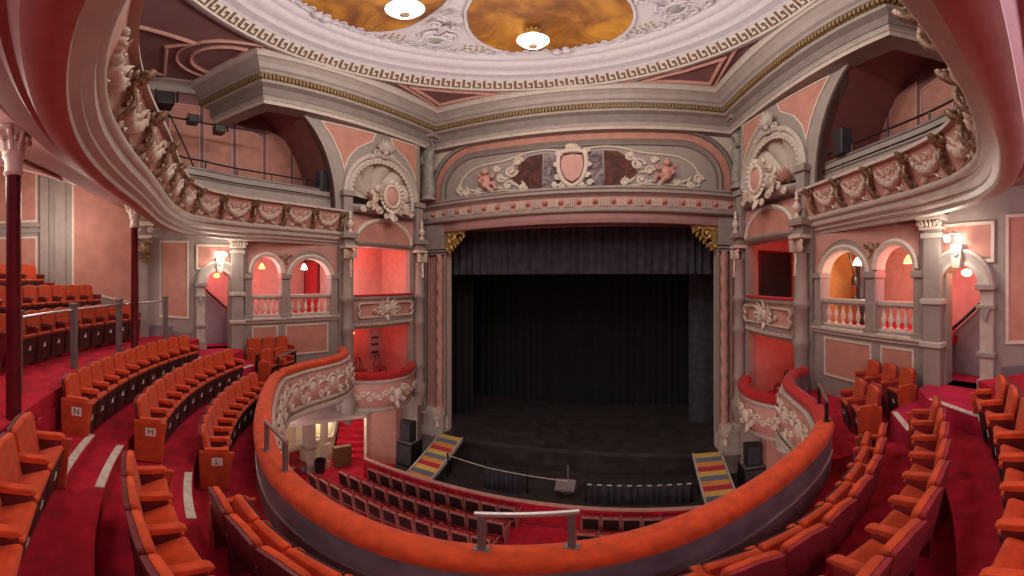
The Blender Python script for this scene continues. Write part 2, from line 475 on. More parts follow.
    m = MB(FR(DR0, DR1, s)); frame_rect(m, [(-.08, -.86), (.62, -.92), (.62, .96), (-.08, .96)], .05, 0, .03); m.build('wall_panel_moulding', CREAM, ow)
    m = MB(FR(DR0, DR1, s)); m.prism([(-.1, -2.3), (.72, -2.3), (.72, -1.3), (-.1, -1.18)], 0, .02, 'uz'); m.build('dark_dado', SLATE, ow)
    t = thing('door_surround', 'arched stone surround of the exit doorway on the %s of the circle' % sd, 'door surround', FR(DR0, DR1, s) @ Vector((DU, .05, -1.72)))
    m = MB(FR(DR0, DR1, s))
    m.sweep(arc((DU, -.08), .36, 0, PI, 24), [(-.05, 0), (-.05, .05), (0, .08), (.03, .08), (.03, -.05), (.0, -.05)], 'uz')
    m.sweep(arc((DU, -.08), .50, 0, PI, 24), [(-.08, 0), (-.08, .1), (-.04, .13), (.06, .06), (.10, .06), (.10, 0)], 'uz')
    m.build('archivolt', GREYL, t, True)
    m = MB(FR(DR0, DR1, s))
    for q in (-1, 1): 
        m.box(DU + q * .47 - .11, DU + q * .47 + .11, 0, .09, -1.72, -.08)
    m.build('jamb', GREYL, t, False, .012)
    m = MB(FR(DR0, DR1, s))
    for q in (-1, 1):
        for z, h, e in ((-.14, .09, .05), (-.42, .06, .04), (-1.15, .07, .04), (-1.72, .2, .03)):
            m.box(DU + q * .47 - .11 - e, DU + q * .47 + .11 + e, 0, .1 + e, z, z + h)
        m.prism([(DU + q * .47 - .08, -.42), (DU + q * .47 + .08, -.42), (DU + q * .47, -.62)], .09, .14, 'uz')
    m.build('impost_moulding', GREY, t, False, .01)
    m = MB(FR(DR0, DR1, s)); m.prism([(DU - .06, .2), (DU + .06, .2), (DU + .1, .56), (DU - .1, .56)], .02, .17, 'uz'); m.scroll(DU, .42, .06, .18, 1, 0, 1.3, .02)
    m.build('keystone', CREAM, t, False, .01)
    # passage behind the arches and the door (pink lit)
    x0, x1 = 6.45 , 7.7
    m = MB()
    m.box(*sorted((s * 7.55, s * 7.7)), 1.9, 7.0, -2.3, 1.3)
    m.box(*sorted((s * 6.1, s * 7.7)), 6.75, 6.9, -2.3, 1.3)
    m.box(*sorted((s * 6.45, s * 7.7)), 1.75, 1.9, -2.3, 1.3)
    struct(m.build('wall_' + sd, PINKP), 'pink plastered passage wall behind the arcade')
    m = MB(); m.prism([(s * 5.85, 6.9), (s * 6.45, 3.7), (s * 7.7, 3.7), (s * 7.7, 6.9)], -1.15, -1.0); struct(m.build('floor', CARPET), 'passage floor behind the arcade')
    m = MB(); m.prism([(s * 5.8, 6.9), (s * 6.3, 3.4), (s * 6.5, 1.7), (s * 7.7, 1.7), (s * 7.7, 6.9)], 1.16, 1.25); struct(m.build('ceiling', PINKP), 'passage ceiling')
    # staircase behind the exit door with dado and handrail
    t = thing('staircase', 'red carpeted stair rising behind the %s exit arch' % sd, 'stairs', (s * 7.0, 3.2, -1.72))
    m = MB()
    for k in range(9): m.box(*sorted((s * 7.0, s * 7.55)), 1.9, 4.3 - k * .25, -1.74, -1.72 + .19 * (k + 1) - .05)
    m.build('steps', CARPETM, t)
    m = MB(); m.prism([(6.0, -1.72), (6.0, -1.5), (4.4, -1.45), (3.58, -.77), (1.9, .62), (1.9, -1.72)], *sorted((s * 6.93, s * 7.0)), 'yz'); m.build('dado', DIMP, t)
    m = MB(); m.tube([(s * 6.88, 5.6, -1.42), (s * 6.88, 4.4, -1.38), (s * 6.88, 3.58, -.72), (s * 6.88, 1.95, .65)], .035, 8); m.build('handrail', BLACKM, t, True)
    # solid wall rear of the door
    m = MB(); m.box(*sorted((s * 6.4, s * 6.55)), -5.0, 1.75, -2.4, 3.9)
    ow = struct(m.build('wall_' + sd, GREY), 'side wall of the circle under the gallery')
    MS = FR((6.4, -4.0), (6.4, 2.0), s)
    U = lambda y: y + 4.0
    pans = [[(U(1.5), -.75), (U(1.72), -.80), (U(1.72), .95), (U(1.5), .95)]] if 0 else []
    P1 = [(U(1.48), -.72), (U(2.1) - .35, -.80), (U(2.1) - .35, .95), (U(1.48), .95)]
    P2 = [(U(-.42), -.18), (U(1.0), -.55), (U(1.0), 1.95), (U(-.42), 2.75)]
    P3 = [(U(-3.6), .55), (U(-1.3), .18), (U(-1.3), 1.05), (U(-3.6), 1.05)]
    P4 = [(U(-3.6), 1.45), (U(-1.3), 1.45), (U(-1.3), 3.0), (U(-3.6), 3.0)]
    a = MB(MS); b = MB(MS)
    for P in (P2, P3, P4):
        a.prism(P, 0, .012, 'uz'); frame_rect(b, P, .05, 0, .03)
    a.build('salmon_panel', SALMON, ow); b.build('panel_moulding', CREAM, ow)
    a = MB(MS); a.prism([(U(-1.2), -1.4), (U(-1.0), -1.4), (U(-1.0), 3.2), (U(-1.2), 3.2)], 0, .1, 'uz'); a.box(U(-.85), U(-.6), 0, .08, -1.4, 3.2)
    a.box(U(-4), U(-1.2), 0, .06, 1.16, 1.22); a.box(U(-4), U(-1.2), 0, .1, 1.3, 1.36)
    a.build('flat_pilaster', GREY, ow)
    # pilaster with capital and gilded mask under the gallery
    t = thing('pilaster', 'tall grey pilaster with gilded mask on the %s wall behind the exit door' % sd, 'pilaster', (s * 6.35, 1.25, -2.0)) if s < 0 else None
    if t:
        m = MB(MS); m.box(U(1.12), U(1.38), 0, .14, -2.0, 1.0); m.box(U(1.16), U(1.34), .14, .17, -1.6, .9); m.build('shaft', GREY, t, False, .012)
        m = MB(MS); m.box(U(1.06), U(1.44), 0, .2, 1.0, 1.08); m.box(U(1.02), U(1.48), 0, .26, 1.3, 1.4)
        for q in (1.1, 1.4): m.scroll(U(q), 1.2, .08, .2, 1, 0, 1.3, .02)
        m.build('capital', CREAM, t, True)
        m = MB(MS); m.ball(U(1.25), .26, .78, .1, .1, .15, 10, 7)
        for q in (-1, 1):
            m.scroll(U(1.25) + q * .15, .92, .09, .2, q, 0, 1.3, .03); m.scroll(U(1.25) + q * .12, .62, .07, .18, -q, 0, 1.3, .025)
        for q in range(5): m.leaf(U(1.25), .62, -PI / 2 + (q - 2) * .4, .22, .08, .16, .05)
        m.build('gilded_mask', GILTDARK, t, True)
    m = MB(MS); m.prism([(U(-4), -.1), (U(1.0), -1.35), (U(2), -1.4), (U(2), -1.12), (U(1.0), -1.05), (U(-4), .25)], 0, .03, 'uz')
    struct(m.build('baseboard_' + sd, SLATE), 'dark sloping skirting band')

# gallery soffit ------------------------------------------------------------
mb = MB()
def soff(r): return 1.56 + .42 * max(0, r - 6.7)
N = 60
for j in range(8):
    r0, r1 = 6.5 + j * .6, 6.5 + (j + 1) * .6
    for i in range(N):
        q = []
        for w in (R(-82) + R(164) * i / N, R(-82) + R(164) * (i + 1) / N):
            l = 6.45 / max(1e-3, abs(math.sin(w)))
            q.append((min(r0, l), min(r1, l), w))
        if q[0][1] - q[0][0] < 1e-4 and q[1][1] - q[1][0] < 1e-4: continue
        pts = [(*polar(GC, q[0][0], q[0][2]), soff(q[0][0])), (*polar(GC, q[1][0], q[1][2]), soff(q[1][0])), (*polar(GC, q[1][1], q[1][2]), soff(q[1][1])), (*polar(GC, q[0][1], q[0][2]), soff(q[0][1]))]
        mb.hexa(pts + [(x, y, z + .15) for x, y, z in pts])
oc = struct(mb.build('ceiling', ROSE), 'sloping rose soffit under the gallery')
mb = MB(); mb2 = MB()
for k in range(-3, 4):       # recessed-looking framed plum panels between the soffit ribs
    a0, a1 = R(k * 22 - 9), R(k * 22 + 9)
    ring = []
    for r0, r1, A, Bn in ((6.95, 8.2, a0, a1),):
        n = 8
        for i in range(n):
            w0, w1 = A + (Bn - A) * i / n, A + (Bn - A) * (i + 1) / n
            if abs(math.sin(w1)) * 8.2 > 6.45 or abs(math.sin(w0)) * 8.2 > 6.45: continue
            pts = [(*polar(GC, r, w), soff(r) - .012) for r, w in ((r0, w0), (r0, w1), (r1, w1), (r1, w0))]
            mb.hexa(pts + [(x, y, z + .01) for x, y, z in pts])
    if abs(math.sin(a0)) * 8.2 > 6.45 or abs(math.sin(a1)) * 8.2 > 6.45: continue
    loop = [(6.95, a0 + (a1 - a0) * i / 8) for i in range(9)] + [(8.2, a1 + (a0 - a1) * i / 8) for i in range(9)]
    mb2.tube([(*polar(GC, r, w), soff(r) - .02) for r, w in loop], .03, 6, True)
mb.build('plum_panel', PLUM, oc); mb2.build('panel_moulding', PINKP, oc, True)

# gallery front ---------------------------------------------------------------
ghalf = [(0, .0), (.6, .05), (1.2, .20), (1.8, .42), (2.4, .68), (3.1, .96), (3.7, 1.2), (4.3, 1.5), (4.95, 1.95), (5.38, 2.6), (5.6, 3.5), (5.64, 4.5), (5.6, 5.5), (5.52, 6.55)]
gpath = catmull([(-x, y) for x, y in ghalf[::-1][:-1]] + ghalf, 4)[::-1]
t = thing('gallery_balcony', 'curved gallery balcony front with garlands, sweeping overhead round the auditorium', 'balcony front', (0, 5.5, 1.0))
m = MB(); m.sweep(gpath, [(-.22, 1.93), (-.16, 1.7), (-.02, 1.38), (.3, 1.38), (.3, 1.93)]); m.build('fascia_panel', PINKP, t, True)
m = MB(); m.sweep(gpath, [(-.29, 1.93), (-.29, 1.99), (.3, 1.99), (.3, 1.93)]); m.sweep(gpath, [(-.03, 1.41), (-.08, 1.38), (-.09, 1.33), (-.07, 1.29), (-.03, 1.27), (-.02, 1.18), (.05, 1.13), (.05, 1.09), (.11, 1.05), (.12, 1.0), (.2, .985), (.3, 1.02), (.3, 1.41)])
m.build('cornice_moulding', GREYL, t, True)
m = MB(); m.sweep(gpath, [(.16, 1.0), (.22, 1.05), (.30, 1.06), (.34, 1.12), (.38, 1.12), (.42, 1.2), (.58, 1.24), (.58, 1.4), (.16, 1.4)]); m.build('soffit_moulding', MAUVE, t, True)
gp2 = [p for p in gpath if p[1] < 3.2]
m = MB(); m.sweep(gp2, [(.56, 1.24), (.60, 1.32), (.66, 1.33), (.70, 1.40), (.74, 1.41), (.80, 1.48), (1.0, 1.52), (1.3, 1.56), (1.3, 1.66), (.56, 1.66)]); m.build('rolled_moulding', ROSE, t, True)
gs = [0]
for i in range(1, len(gpath)): gs.append(gs[-1] + math.dist(gpath[i], gpath[i - 1]))
def along(path, cum, d):
    for i in range(1, len(path)):
        if cum[i] >= d or i == len(path) - 1:
            f = (d - cum[i - 1]) / (cum[i] - cum[i - 1]); a, b = Vector(path[i - 1]), Vector(path[i])
            return a.lerp(b, f), (b - a).normalized()
def wall_frame(p, d, inward, z=0):
    """frame at point p on a curve, u along d, n towards inward (2D), z up"""
    n = Vector((-d.y, d.x))
    if n.dot(inward) < 0: n = -n
    return Matrix(((d.x, n.x, 0, p.x), (d.y, n.y, 0, p.y), (0, 0, 1, z), (0, 0, 0, 1)))
D = .9; K = int(gs[-1] / D)
GSH = Matrix(((1, 0, 0, 0), (0, 1, .36, -.50), (0, 0, 1, 0), (0, 0, 0, 1)))   # ornaments follow the overhanging fascia
def seen_overhead(p): return -.3 < p.x < 2.9 and p.y < 2.6
for k in range(K + 1):
    d = .35 + k * D
    if d > gs[-1] - .1: break
    p, dr = along(gpath, gs, d)
    if not seen_overhead(p):
        m = MB(wall_frame(p, dr, Vector(GC) - p) @ GSH)
        pts = [(0, .05 + .09 * abs(math.sin(t_ * PI * 1.5)) + .05 * t_, 1.38 + .54 * t_) for t_ in [i / 12 for i in range(13)]]
        m.tube(pts, [.02, .03, .036, .04, .036, .03, .026, .03, .04, .05, .055, .05, .035], 8)
        m.ball(0, .13, 1.89, .05, .05, .035); m.ball(0, .05, 1.38, .035, .035, .04)
        for q in (-1, 1):
            m.scroll(q * .08, 1.84, .07, .08, q, PI / 2, 1.3, .024); m.scroll(q * .06, 1.44, .05, .05, -q, -PI / 2, 1.3, .02)
            for z in (1.54, 1.62, 1.70): m.leaf(0, z, PI / 2 - q * 1.0, .13, .07, .06, .04)
        m.build('scroll_bracket', GILTDARK, t, True)
    p, dr = along(gpath, gs, min(d + D / 2, gs[-1] - .05))
    if d + D < gs[-1] and not seen_overhead(p):
        m = MB(wall_frame(p, dr, Vector(GC) - p) @ GSH)
        for i in range(17):
            x = -D / 2 + .12 + (D - .24) * i / 16; e = x / (D / 2 - .12)
            z = 1.79 - .24 * (1 - e * e); r_ = .04 + .04 * (1 - e * e)
            m.ball(x, .06 + rng.uniform(-.01, .01), z + rng.uniform(-.012, .012), r_, r_ * .9, r_ * rng.uniform(.8, 1.1), 6, 4)
            if i % 2: m.ball(x + .02, .09, z - .03, .025, .025, .025, 6, 4)
        for q in (-1, 1): m.scroll(q * (D / 2 - .16), 1.80, .05, .07, q, 0, 1.2, .014); m.leaf(q * .12, 1.70, PI / 2 - q * .5, .15, .09, .05, .03); m.scroll(q * .2, 1.47, .05, .03, -q, 0, 1.3, .016); m.leaf(q * .08, 1.5, PI / 2 - q * 2.2, .14, .07, .04, .03)
        m.scroll(0, 1.76, .06, .05, 1, 0, 1.4, .014); m.ball(0, .07, 1.64, .05, .04, .05)
        m.build('garland', CREAM, t, True)
# grey slip parapet and rails standing above the front
for s in (-1, 1):
    P = [(s * (x + .3), y - (.0 if x > 5.3 else .3)) for x, y in catmull([q for q in ghalf if q[0] > 2.9][::-1], 3)]
    tt = thing('gallery_railing', 'black metal rail above grey parapet of the %s gallery' % side(s), 'railing', (s * 5.8, 5, 1.95))
    m = MB(); m.sweep(P, [(-.05, 1.5), (-.05, 2.6), (.05, 2.6), (.05, 1.5)]); m.build('parapet', GREY, tt)
    m = MB(); m.sweep(P, [(-.07, 2.6), (-.07, 2.65), (.07, 2.65), (.07, 2.6)]); m.build('coping', RAILG, tt)
    m = MB(); m.tube([(x, y, 2.86) for x, y in P], .022, 6); m.build('top_rail', BLACKM, tt, True)
    m = MB(); m.tube([(x - s * .12, y, 2.42) for x, y in P], .018, 6); m.build('lower_rail', BLACKM, tt, True)
    for i in range(0, len(P), 3):
        m = MB(); m.lathe(P[i][0], P[i][1], [(.02, 2.6), (.02, 2.87)], 8); m.build('post', BLACKM, tt)

# upper side walls, vaults, ceiling -------------------------------------------
for s in (-1, 1):
    sd = side(s)
    m = MB(); m.box(*sorted((s * 7.4, s * 7.55)), -2.5, 7.6, 1.3, 6.3)
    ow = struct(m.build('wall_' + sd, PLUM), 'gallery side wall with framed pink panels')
    M = FR((7.4, -2.0), (7.4, 7.0), s); a = MB(M); b = MB(M)
    for k in range(9):
        u0 = .15 + k * 1.0
        P = [(u0, 2.1), (u0 + .85, 2.1), (u0 + .85, 5.35 if k < 6 else 4.6), (u0, 5.35 if k < 6 else 4.9)]
        a.prism(P, 0, .012, 'uz'); frame_rect(b, P, .05, 0, .03)
    a.build('pink_panel', SALMON, ow); b.build('panel_moulding', PINKP, ow)
    m = MB(M); m.sweep([(0, 0), (9, 0)], [(-.1, 5.75), (.1, 5.75), (.16, 5.9), (.16, 6.0), (.3, 6.05), (.3, 6.15), (-.1, 6.15)]); m.build('wall_cornice', GREY, ow)
    # gallery floor behind the front
    m = MB(); m.prism([(s * 5.75, 6.9), (s * 5.85, 5.0), (s * 5.75, 3.2), (s * 5.2, 2.0), (s * 7.4, 1.6), (s * 7.4, 6.9)], 1.42, 1.5); struct(m.build('floor', PLUM), 'gallery slip floor')
    # half arch and vault beside the stage boxes
    BXF = FR((5.5, 6.62), (4.95, 9.34), s); uc, z0, ru, rz = -2.75, 2.0, 2.45, 3.5
    prof = [(uc + ru * math.cos(PI / 2 * i / 18), z0 + rz * math.sin(PI / 2 * i / 18)) for i in range(19)]
    m = MB(BXF)
    for i in range(18):
        (a0, b0), (a1, b1) = prof[i], prof[i + 1]
        m.hexa([(a0, -2.0, b0), (a0, 0, b0), (a0 + .08, 0, b0 + .08), (a0 + .08, -2.0, b0 + .08), (a1, -2.0, b1), (a1, 0, b1), (a1 + .08, 0, b1 + .08), (a1 + .08, -2.0, b1 + .08)])
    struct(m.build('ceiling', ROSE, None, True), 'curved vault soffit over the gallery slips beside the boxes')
    m = MB(BXF)
    m.sweep(prof[::-1], [(.0, -.1), (.0, .06), (.10, .06), (.13, .03), (.13, -.1)], 'uz')
    m.sweep(prof[::-1], [(.13, -.1), (.13, .02), (.20, .02), (.20, -.1)], 'uz')
    struct(m.build('trim_%d' % (1 if s < 0 else 2), GREY, None, True), 'grey arch moulding of the vault')
    m = MB(BXF)
    for i in range(18):
        (a0, b0), (a1, b1) = prof[i], prof[i + 1]
        m.hexa([(a0, -.25, b0), (a0, 0, b0), (a1, 0, b1), (a1, -.25, b1), (a0, -.25, 5.6), (a0, 0, 5.6), (a1, 0, 5.6), (a1, -.25, 5.6)])
    m.box(-.3, .0, -.25, 0, 1.3, 5.6)
    sw = struct(m.build('wall_' + sd, GREY), 'grey spandrel wall above the vault arch')
    P = [(.0, 3.3), (-.14, 3.75), (-.38, 4.25), (-.72, 4.74), (1.1, 4.74), (.98, 4.45), (.45, 4.1), (.15, 3.72)]
    m = MB(BXF); m.prism(P, 0, .012, 'uz'); m.build('salmon_panel', SALMON, sw)
    m = MB(BXF); frame_rect(m, P, .04, 0, .03); m.build('panel_moulding', CREAM, sw)
    m = MB(); m.box(*sorted((s * 5.7, s * 7.5)), 6.75, 6.9, 1.3, 5.3); struct(m.build('wall_' + sd, PLUM), 'dark end wall of the gallery slip')

# ceiling: flat field, ring cornice and painted dome ---------------------------------
RCN = (0.0, 4.7)
m = MB()
NN = 72
def ell(r, a): return (RCN[0] + r * math.cos(a), RCN[1] + r * math.sin(a))
for i in range(NN):
    a, b = 2 * PI * i / NN, 2 * PI * (i + 1) / NN
    def outp(w):
        cx, sy = math.cos(w), math.sin(w)
        tt = min(7.5 / max(1e-4, abs(cx)), (6.2 if sy > 0 else 7.2) / max(1e-4, abs(sy)))
        return (RCN[0] + tt * cx, RCN[1] + tt * sy)
    q = [ell(4.6, a), ell(4.6, b), outp(b), outp(a)]
    m.hexa([(*p, 6.12) for p in q] + [(*p, 6.3) for p in q])
oc = struct(m.build('ceiling', PLUM), 'flat plum ceiling round the dome')
# framed triangular and curved coffers
m = MB(); m2 = MB()
for s in (-1, 1):
    tri = [(s * 3.9, 9.25), (s * 1.9, 9.32), (s * 3.0, 8.75), (s * 3.75, 8.1)]
    def fr(P, w=.05):
        m.sweep(P, [(-w, 6.12), (-w, 6.06), (0, 6.03), (w, 6.06), (w, 6.12)], 'xy', closed=True, cprof=True)
    fr([(s * 3.95, 9.25), (s * 2.2, 9.3), (s * 3.2, 8.6), (s * 3.95, 7.85)])
    fr([(s * 4.1, 9.45), (s * 1.4, 9.52), (s * 3.0, 8.55), (s * 4.1, 7.2)], .04)
    # side field: long framed panel and half round
    fr([(s * x, y) for x, y in ((4.35, -1.6), (4.72, .6), (5.25, 2.2), (5.55, 1.65), (6.9, 1.9), (6.9, -1.6))][::s], .045)
    fr([(s * x, y) for x, y in [(6.75, 3.15), (5.1, 3.35)] + [(5.1 + .72 * (1 - math.cos(w)), 3.3 - 1.0 * math.sin(w)) for w in [PI * i / 12 for i in range(1, 12)]]], .04)
    fr([(s * x, y) for x, y in [(6.95, 3.3), (4.75, 3.6)] + [(4.85 + .95 * (1 - math.cos(w)), 3.3 - 1.35 * math.sin(w)) for w in [PI * i / 12 for i in range(1, 12)]]], .03)
m.build('coffer_moulding', PINKP, oc)
t = thing('ceiling_ring_cornice', 'huge white circular cornice with gilded fret band round the painted dome', 'cornice', (0, 4.7, 6.1))
circ = [ell(1.0, 2 * PI * i / 96) for i in range(96)]
def ringprof(mb, prof, n=120):
    k = len(prof); vv = []; ff = []
    for i in range(n):
        w = 2 * PI * i / n
        for r, z in prof: vv.append((*ell(r, w), z))
    for i in range(n):
        j = (i + 1) % n
        for q in range(k):
            r_ = (q + 1) % k; ff.append((i * k + q, j * k + q, j * k + r_, i * k + r_))
    mb.add(vv, ff)
m = MB(); ringprof(m, [(4.9, 6.14), (4.88, 6.07), (4.84, 6.03), (4.76, 6.01), (4.73, 6.03), (4.73, 6.3), (4.9, 6.3)]); ringprof(m, [(4.52, 6.24), (4.48, 6.22), (4.44, 6.25), (4.44, 6.30), (4.28, 6.34), (4.22, 6.43), (4.16, 6.45), (4.02, 6.47), (3.95, 6.55), (3.92, 6.6), (3.82, 6.61), (3.77, 6.66), (3.72, 6.72), (4.52, 6.8)])
m.build('ring_moulding', WHITEP, t, True)
m = MB(); ringprof(m, [(4.74, 6.02), (4.50, 6.26), (4.50, 6.34), (4.74, 6.3)]); m.build('fret_bed', GILTSH, t, True)
m = MB()
for i in range(100):
    w = 2 * PI * i / 100; dw = 2 * PI / 100
    for (t0, t1, a0, a1) in ((0, .95, .0, .16), (.75, .98, .16, .7), (.35, .85, .56, .72), (.3, .5, .36, .72), (.0, .16, .16, 1.0)):
        def fp(t_, a_, up):
            r = 4.74 - .24 * t_ - .03 * up; x, y = ell(r, w + dw * a_); return (x, y, 6.02 + .24 * t_ - .03 * up)
        m.hexa([fp(t0, a0, 0), fp(t0, a1, 0), fp(t1, a1, 0), fp(t1, a0, 0), fp(t0, a0, 1), fp(t0, a1, 1), fp(t1, a1, 1), fp(t1, a0, 1)])
m.build('greek_fret', GREYL, t)
# dome
def domz(r): return 7.25 - .52 * (r / 3.75) ** 2
m = MB()
K_, Nn = 12, 96
vv = [(*RCN, domz(0))]; ff = []
for k in range(1, K_ + 1):
    for i in range(Nn): r = 3.8 * k / K_; vv.append((*ell(r, 2 * PI * i / Nn), domz(r)))
for i in range(Nn): ff.append((0, 1 + i, 1 + (i + 1) % Nn))
for k in range(K_ - 1):
    for i in range(Nn):
        a = 1 + k * Nn + i; b = 1 + k * Nn + (i + 1) % Nn; ff.append((a, b, b + Nn, a + Nn))
m.add(vv, ff); ring_d = struct(m.build('ceiling', WHITEP, None, True), 'white plaster dome with four painted panels')
SPUR = [R(90 + d) for d in (50, -53, -140, 142)]
SPUR = sorted([w % (2 * PI) for w in SPUR])
for k in range(4):
    a0 = SPUR[k]; a1 = SPUR[(k + 1) % 4]
    if a1 < a0: a1 += 2 * PI
    mid = (a0 + a1) / 2; hw = (a1 - a0) / 2
    def edge(e):
        """outer radius of the painted panel at relative angle e in -1..1"""
        return 3.66 - .05 * abs(math.sin(e * 7)) - 1.5 * abs(e) ** 4.5
    m = MB(); vv = []; ff = []
    n1, n2 = 30, 10
    for i in range(n1 + 1):
        e = -1 + 2 * i / n1; w = mid + e * hw * .87
        for j in range(n2 + 1):
            r = .9 + (edge(e) - .9) * j / n2
            vv.append((*ell(r, w), domz(r) - .015))
    for i in range(n1):
        for j in range(n2):
            a = i * (n2 + 1) + j; ff.append((a, a + 1, a + n2 + 2, a + n2 + 1))
    m.add(vv, ff)
    side_w = {0: 'back', 1: 'side', 2: 'side', 3: 'side'}
    p = m.build('painted_panel', PAINT, ring_d, True)
    m = MB()
    loop = [(*ell(edge(-1 + 2 * i / 40) + .03, mid + (-1 + 2 * i / 40) * hw * .87), 0) for i in range(41)]
    loop = [(x, y, domz(math.hypot(x - RCN[0], y - RCN[1])) - .03) for x, y, z in loop]
    back = [(*ell(.9, mid + (1 - 2 * i / 10) * hw * .87), domz(.9) - .03) for i in range(11)]
    m.tube(loop + back, .045, 6, True)
    m.build('panel_moulding', WHITEP, ring_d, True)
# plaster ornament on the spurs and along the rim
for w in SPUR:
    m = MB()
    c, q = math.cos(w), math.sin(w)
    # local frame hanging under the dome: u tangential, z radial, n down
    rr = 3.15
    M = Matrix(((-q, 0, c, RCN[0]), (c, 0, q, RCN[1]), (0, -1, 0, domz(rr) - .0), (0, 0, 0, 1)))
    m.M = M
    m.lathe(0, 0, [(0, 0)], 3) if 0 else None
    for e in (-1, 1):
        m.scroll(e * .28, rr + .02, .2, .04, e, 0, 1.4, .05); m.scroll(e * .5, rr + .35, .2, .0, -e, 0, 1.4, .05)
        m.scroll(e * .22, rr - .45, .15, .06, -e, 0, 1.4, .04); m.scroll(e * .85, rr + .42, .13, -.02, e, 0, 1.4, .035); m.scroll(e * .15, rr - .85, .12, .1, e, 0, 1.4, .035)
        for a in range(4): m.leaf(e * .1, rr - .2 + a * .2, PI / 2 - e * (.9 + .2 * a), .35, .14, .05, .05)
    m.tube([(.26 * math.cos(a), .08, rr + .22 + .20 * math.sin(a)) for a in [2 * PI * i / 20 for i in range(20)]], .045, 6, True)
    m.leaf(0, rr + .42, PI / 2, .3, .25, .05, .06); m.leaf(0, rr - .1, -PI / 2, .5, .22, .05, .06)
    m.build('plaster_cartouche', WHITEP, ring_d, True)
    mo = MB(M); mo.ball(0, .05, rr + .22, .2, .07, .16, 14, 7); mo.build('grey_medallion', STATUE, ring_d, True)
    for e in (-1, 1):     # gilded trellis either side of each cartouche
        m = MB()
        for i in range(7):
            for j in range(3):
                ww = w + e * (.22 + .042 * i); r = 3.42 + .1 * j
                x, y = ell(r, ww); m.ball(x, y, domz(r) - .02, .035, .035, .03, 6, 4)
        m.build('gilded_trellis', GOLD, ring_d, True)
for k in range(4):
    a0 = SPUR[k]; a1 = SPUR[(k + 1) % 4] + (2 * PI if SPUR[(k + 1) % 4] < SPUR[k] else 0)
    m = MB()
    for i in range(26):
        w = a0 + (a1 - a0) * (i + .5) / 26; r = 3.66
        c, q = math.cos(w), math.sin(w)
        m.M = Matrix(((-q, 0, c, RCN[0]), (c, 0, q, RCN[1]), (0, -1, 0, domz(r)), (0, 0, 0, 1)))
        m.scroll(0, r - .06, .09, .03, 1 if i % 2 else -1, 0, 1.3, .028)
        m.leaf(0, r, PI * (1 if i % 2 else 0), .25, .1, .03, .04)
        if i in (12, 13): m.ball(0, .08, r, .14, .1, .12)
    m.build('rim_garland', WHITEP, ring_d, True)
# pendants
for k, (x, y, z) in enumerate(((-.35, 7.35, 6.35), (-2.05, 5.0, 6.3), (1.9, 2.6, 6.3), (2.2, 6.6, 6.35), (-1.3, 2.3, 6.3))):
    if k > 1: continue
    t = thing('pendant_lamp', ('shallow opal bowl lamp hanging from gilt crown before the wider gold painting' if k == 0 else 'opal bowl lamp hanging from the left gold ceiling painting, near the top edge'), 'lamp', (x, y, z))
    m = MB(); m.lathe(x, y, [(.02, z - .15), (.14, z - .13), (.28, z - .06), (.35, z + .03), (.37, z + .05), (.33, z + .05), (.24, z - .03), (.02, z - .10)], 24); m.build('glass_bowl', GLOW, t, True)
    m = MB(); m.lathe(x, y, [(.01, z - .25), (.04, z - .21), (.10, z - .165), (.08, z - .13)], 12); m.build('finial', GILTDARK, t, True)
    m = MB(); m.tube([(x, y, z + .02), (x, y, domz(2.6) - .02)], .015); m.lathe(x, y, [(.03, z + .28), (.14, z + .3), (.15, z + .42), (.06, z + .5)], 12)
    for i in range(3):
        a = 2.1 * i; m.tube([(x + .14 * math.cos(a), y + .14 * math.sin(a), z + .3), (x + .28 * math.cos(a), y + .28 * math.sin(a), z + .03)], .008, 5)
    for i in range(8):
        a = i * PI / 4; m.ball(x + .14 * math.cos(a), y + .14 * math.sin(a), z + .45, .035, .035, .05, 6, 4)
    m.build('gilt_crown', GOLD, t, True)

# main cornice ------------------------------------------------------------------
CP = [(7.4, 3.0), (5.22, 3.78), (4.43, 9.75), (-4.43, 9.75), (-5.22, 3.78), (-7.4, 3.0)]
t = thing('main_cornice', 'deep moulded cornice with gilded dentils above the proscenium and boxes', 'cornice', (0, 9.75, 4.85))
m = MB(); m.sweep(CP, [(-.85, 4.80), (-.42, 4.80), (-.42, 4.9), (-.36, 4.92), (-.32, 5.0), (-.30, 5.28), (-.12, 5.32), (-.10, 5.38), (-.10, 5.52), (.02, 5.54), (.03, 5.62), (.10, 5.66), (.16, 5.78), (.26, 5.88), (.30, 5.9), (.30, 6.0), (.36, 6.04), (.36, 6.12), (-.85, 6.12)])
m.build('moulding', GREY, t)
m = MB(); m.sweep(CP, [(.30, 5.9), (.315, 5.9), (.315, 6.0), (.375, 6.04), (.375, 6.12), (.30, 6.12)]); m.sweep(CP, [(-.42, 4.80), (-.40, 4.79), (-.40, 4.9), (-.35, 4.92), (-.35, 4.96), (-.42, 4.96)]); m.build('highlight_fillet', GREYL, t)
m = MB()
for i in range(len(CP) - 1):
    a, b = Vector(CP[i]), Vector(CP[i + 1]); L = (b - a).length; d = (b - a) / L; nn = Vector((-d.y, d.x)); k = int(L / .1)
    for j in range(k):
        p = a + d * (L * (j + .5) / k); c0 = p - nn * .12
        q = [c0 - d * .028, c0 + d * .028, c0 + d * .028 + nn * .12, c0 - d * .028 + nn * .12]
        m.hexa([(v.x, v.y, 5.39) for v in q] + [(v.x, v.y, 5.52) for v in q])
m.build('dentil_course', GOLDP, t)
m = MB(); m.sweep(CP, [(-.32, 5.02), (-.295, 5.02), (-.285, 5.27), (-.32, 5.27)]); m.build('frieze_band', GREYD, t)  # grey darkened for shadow under the dentils as well as its own tone

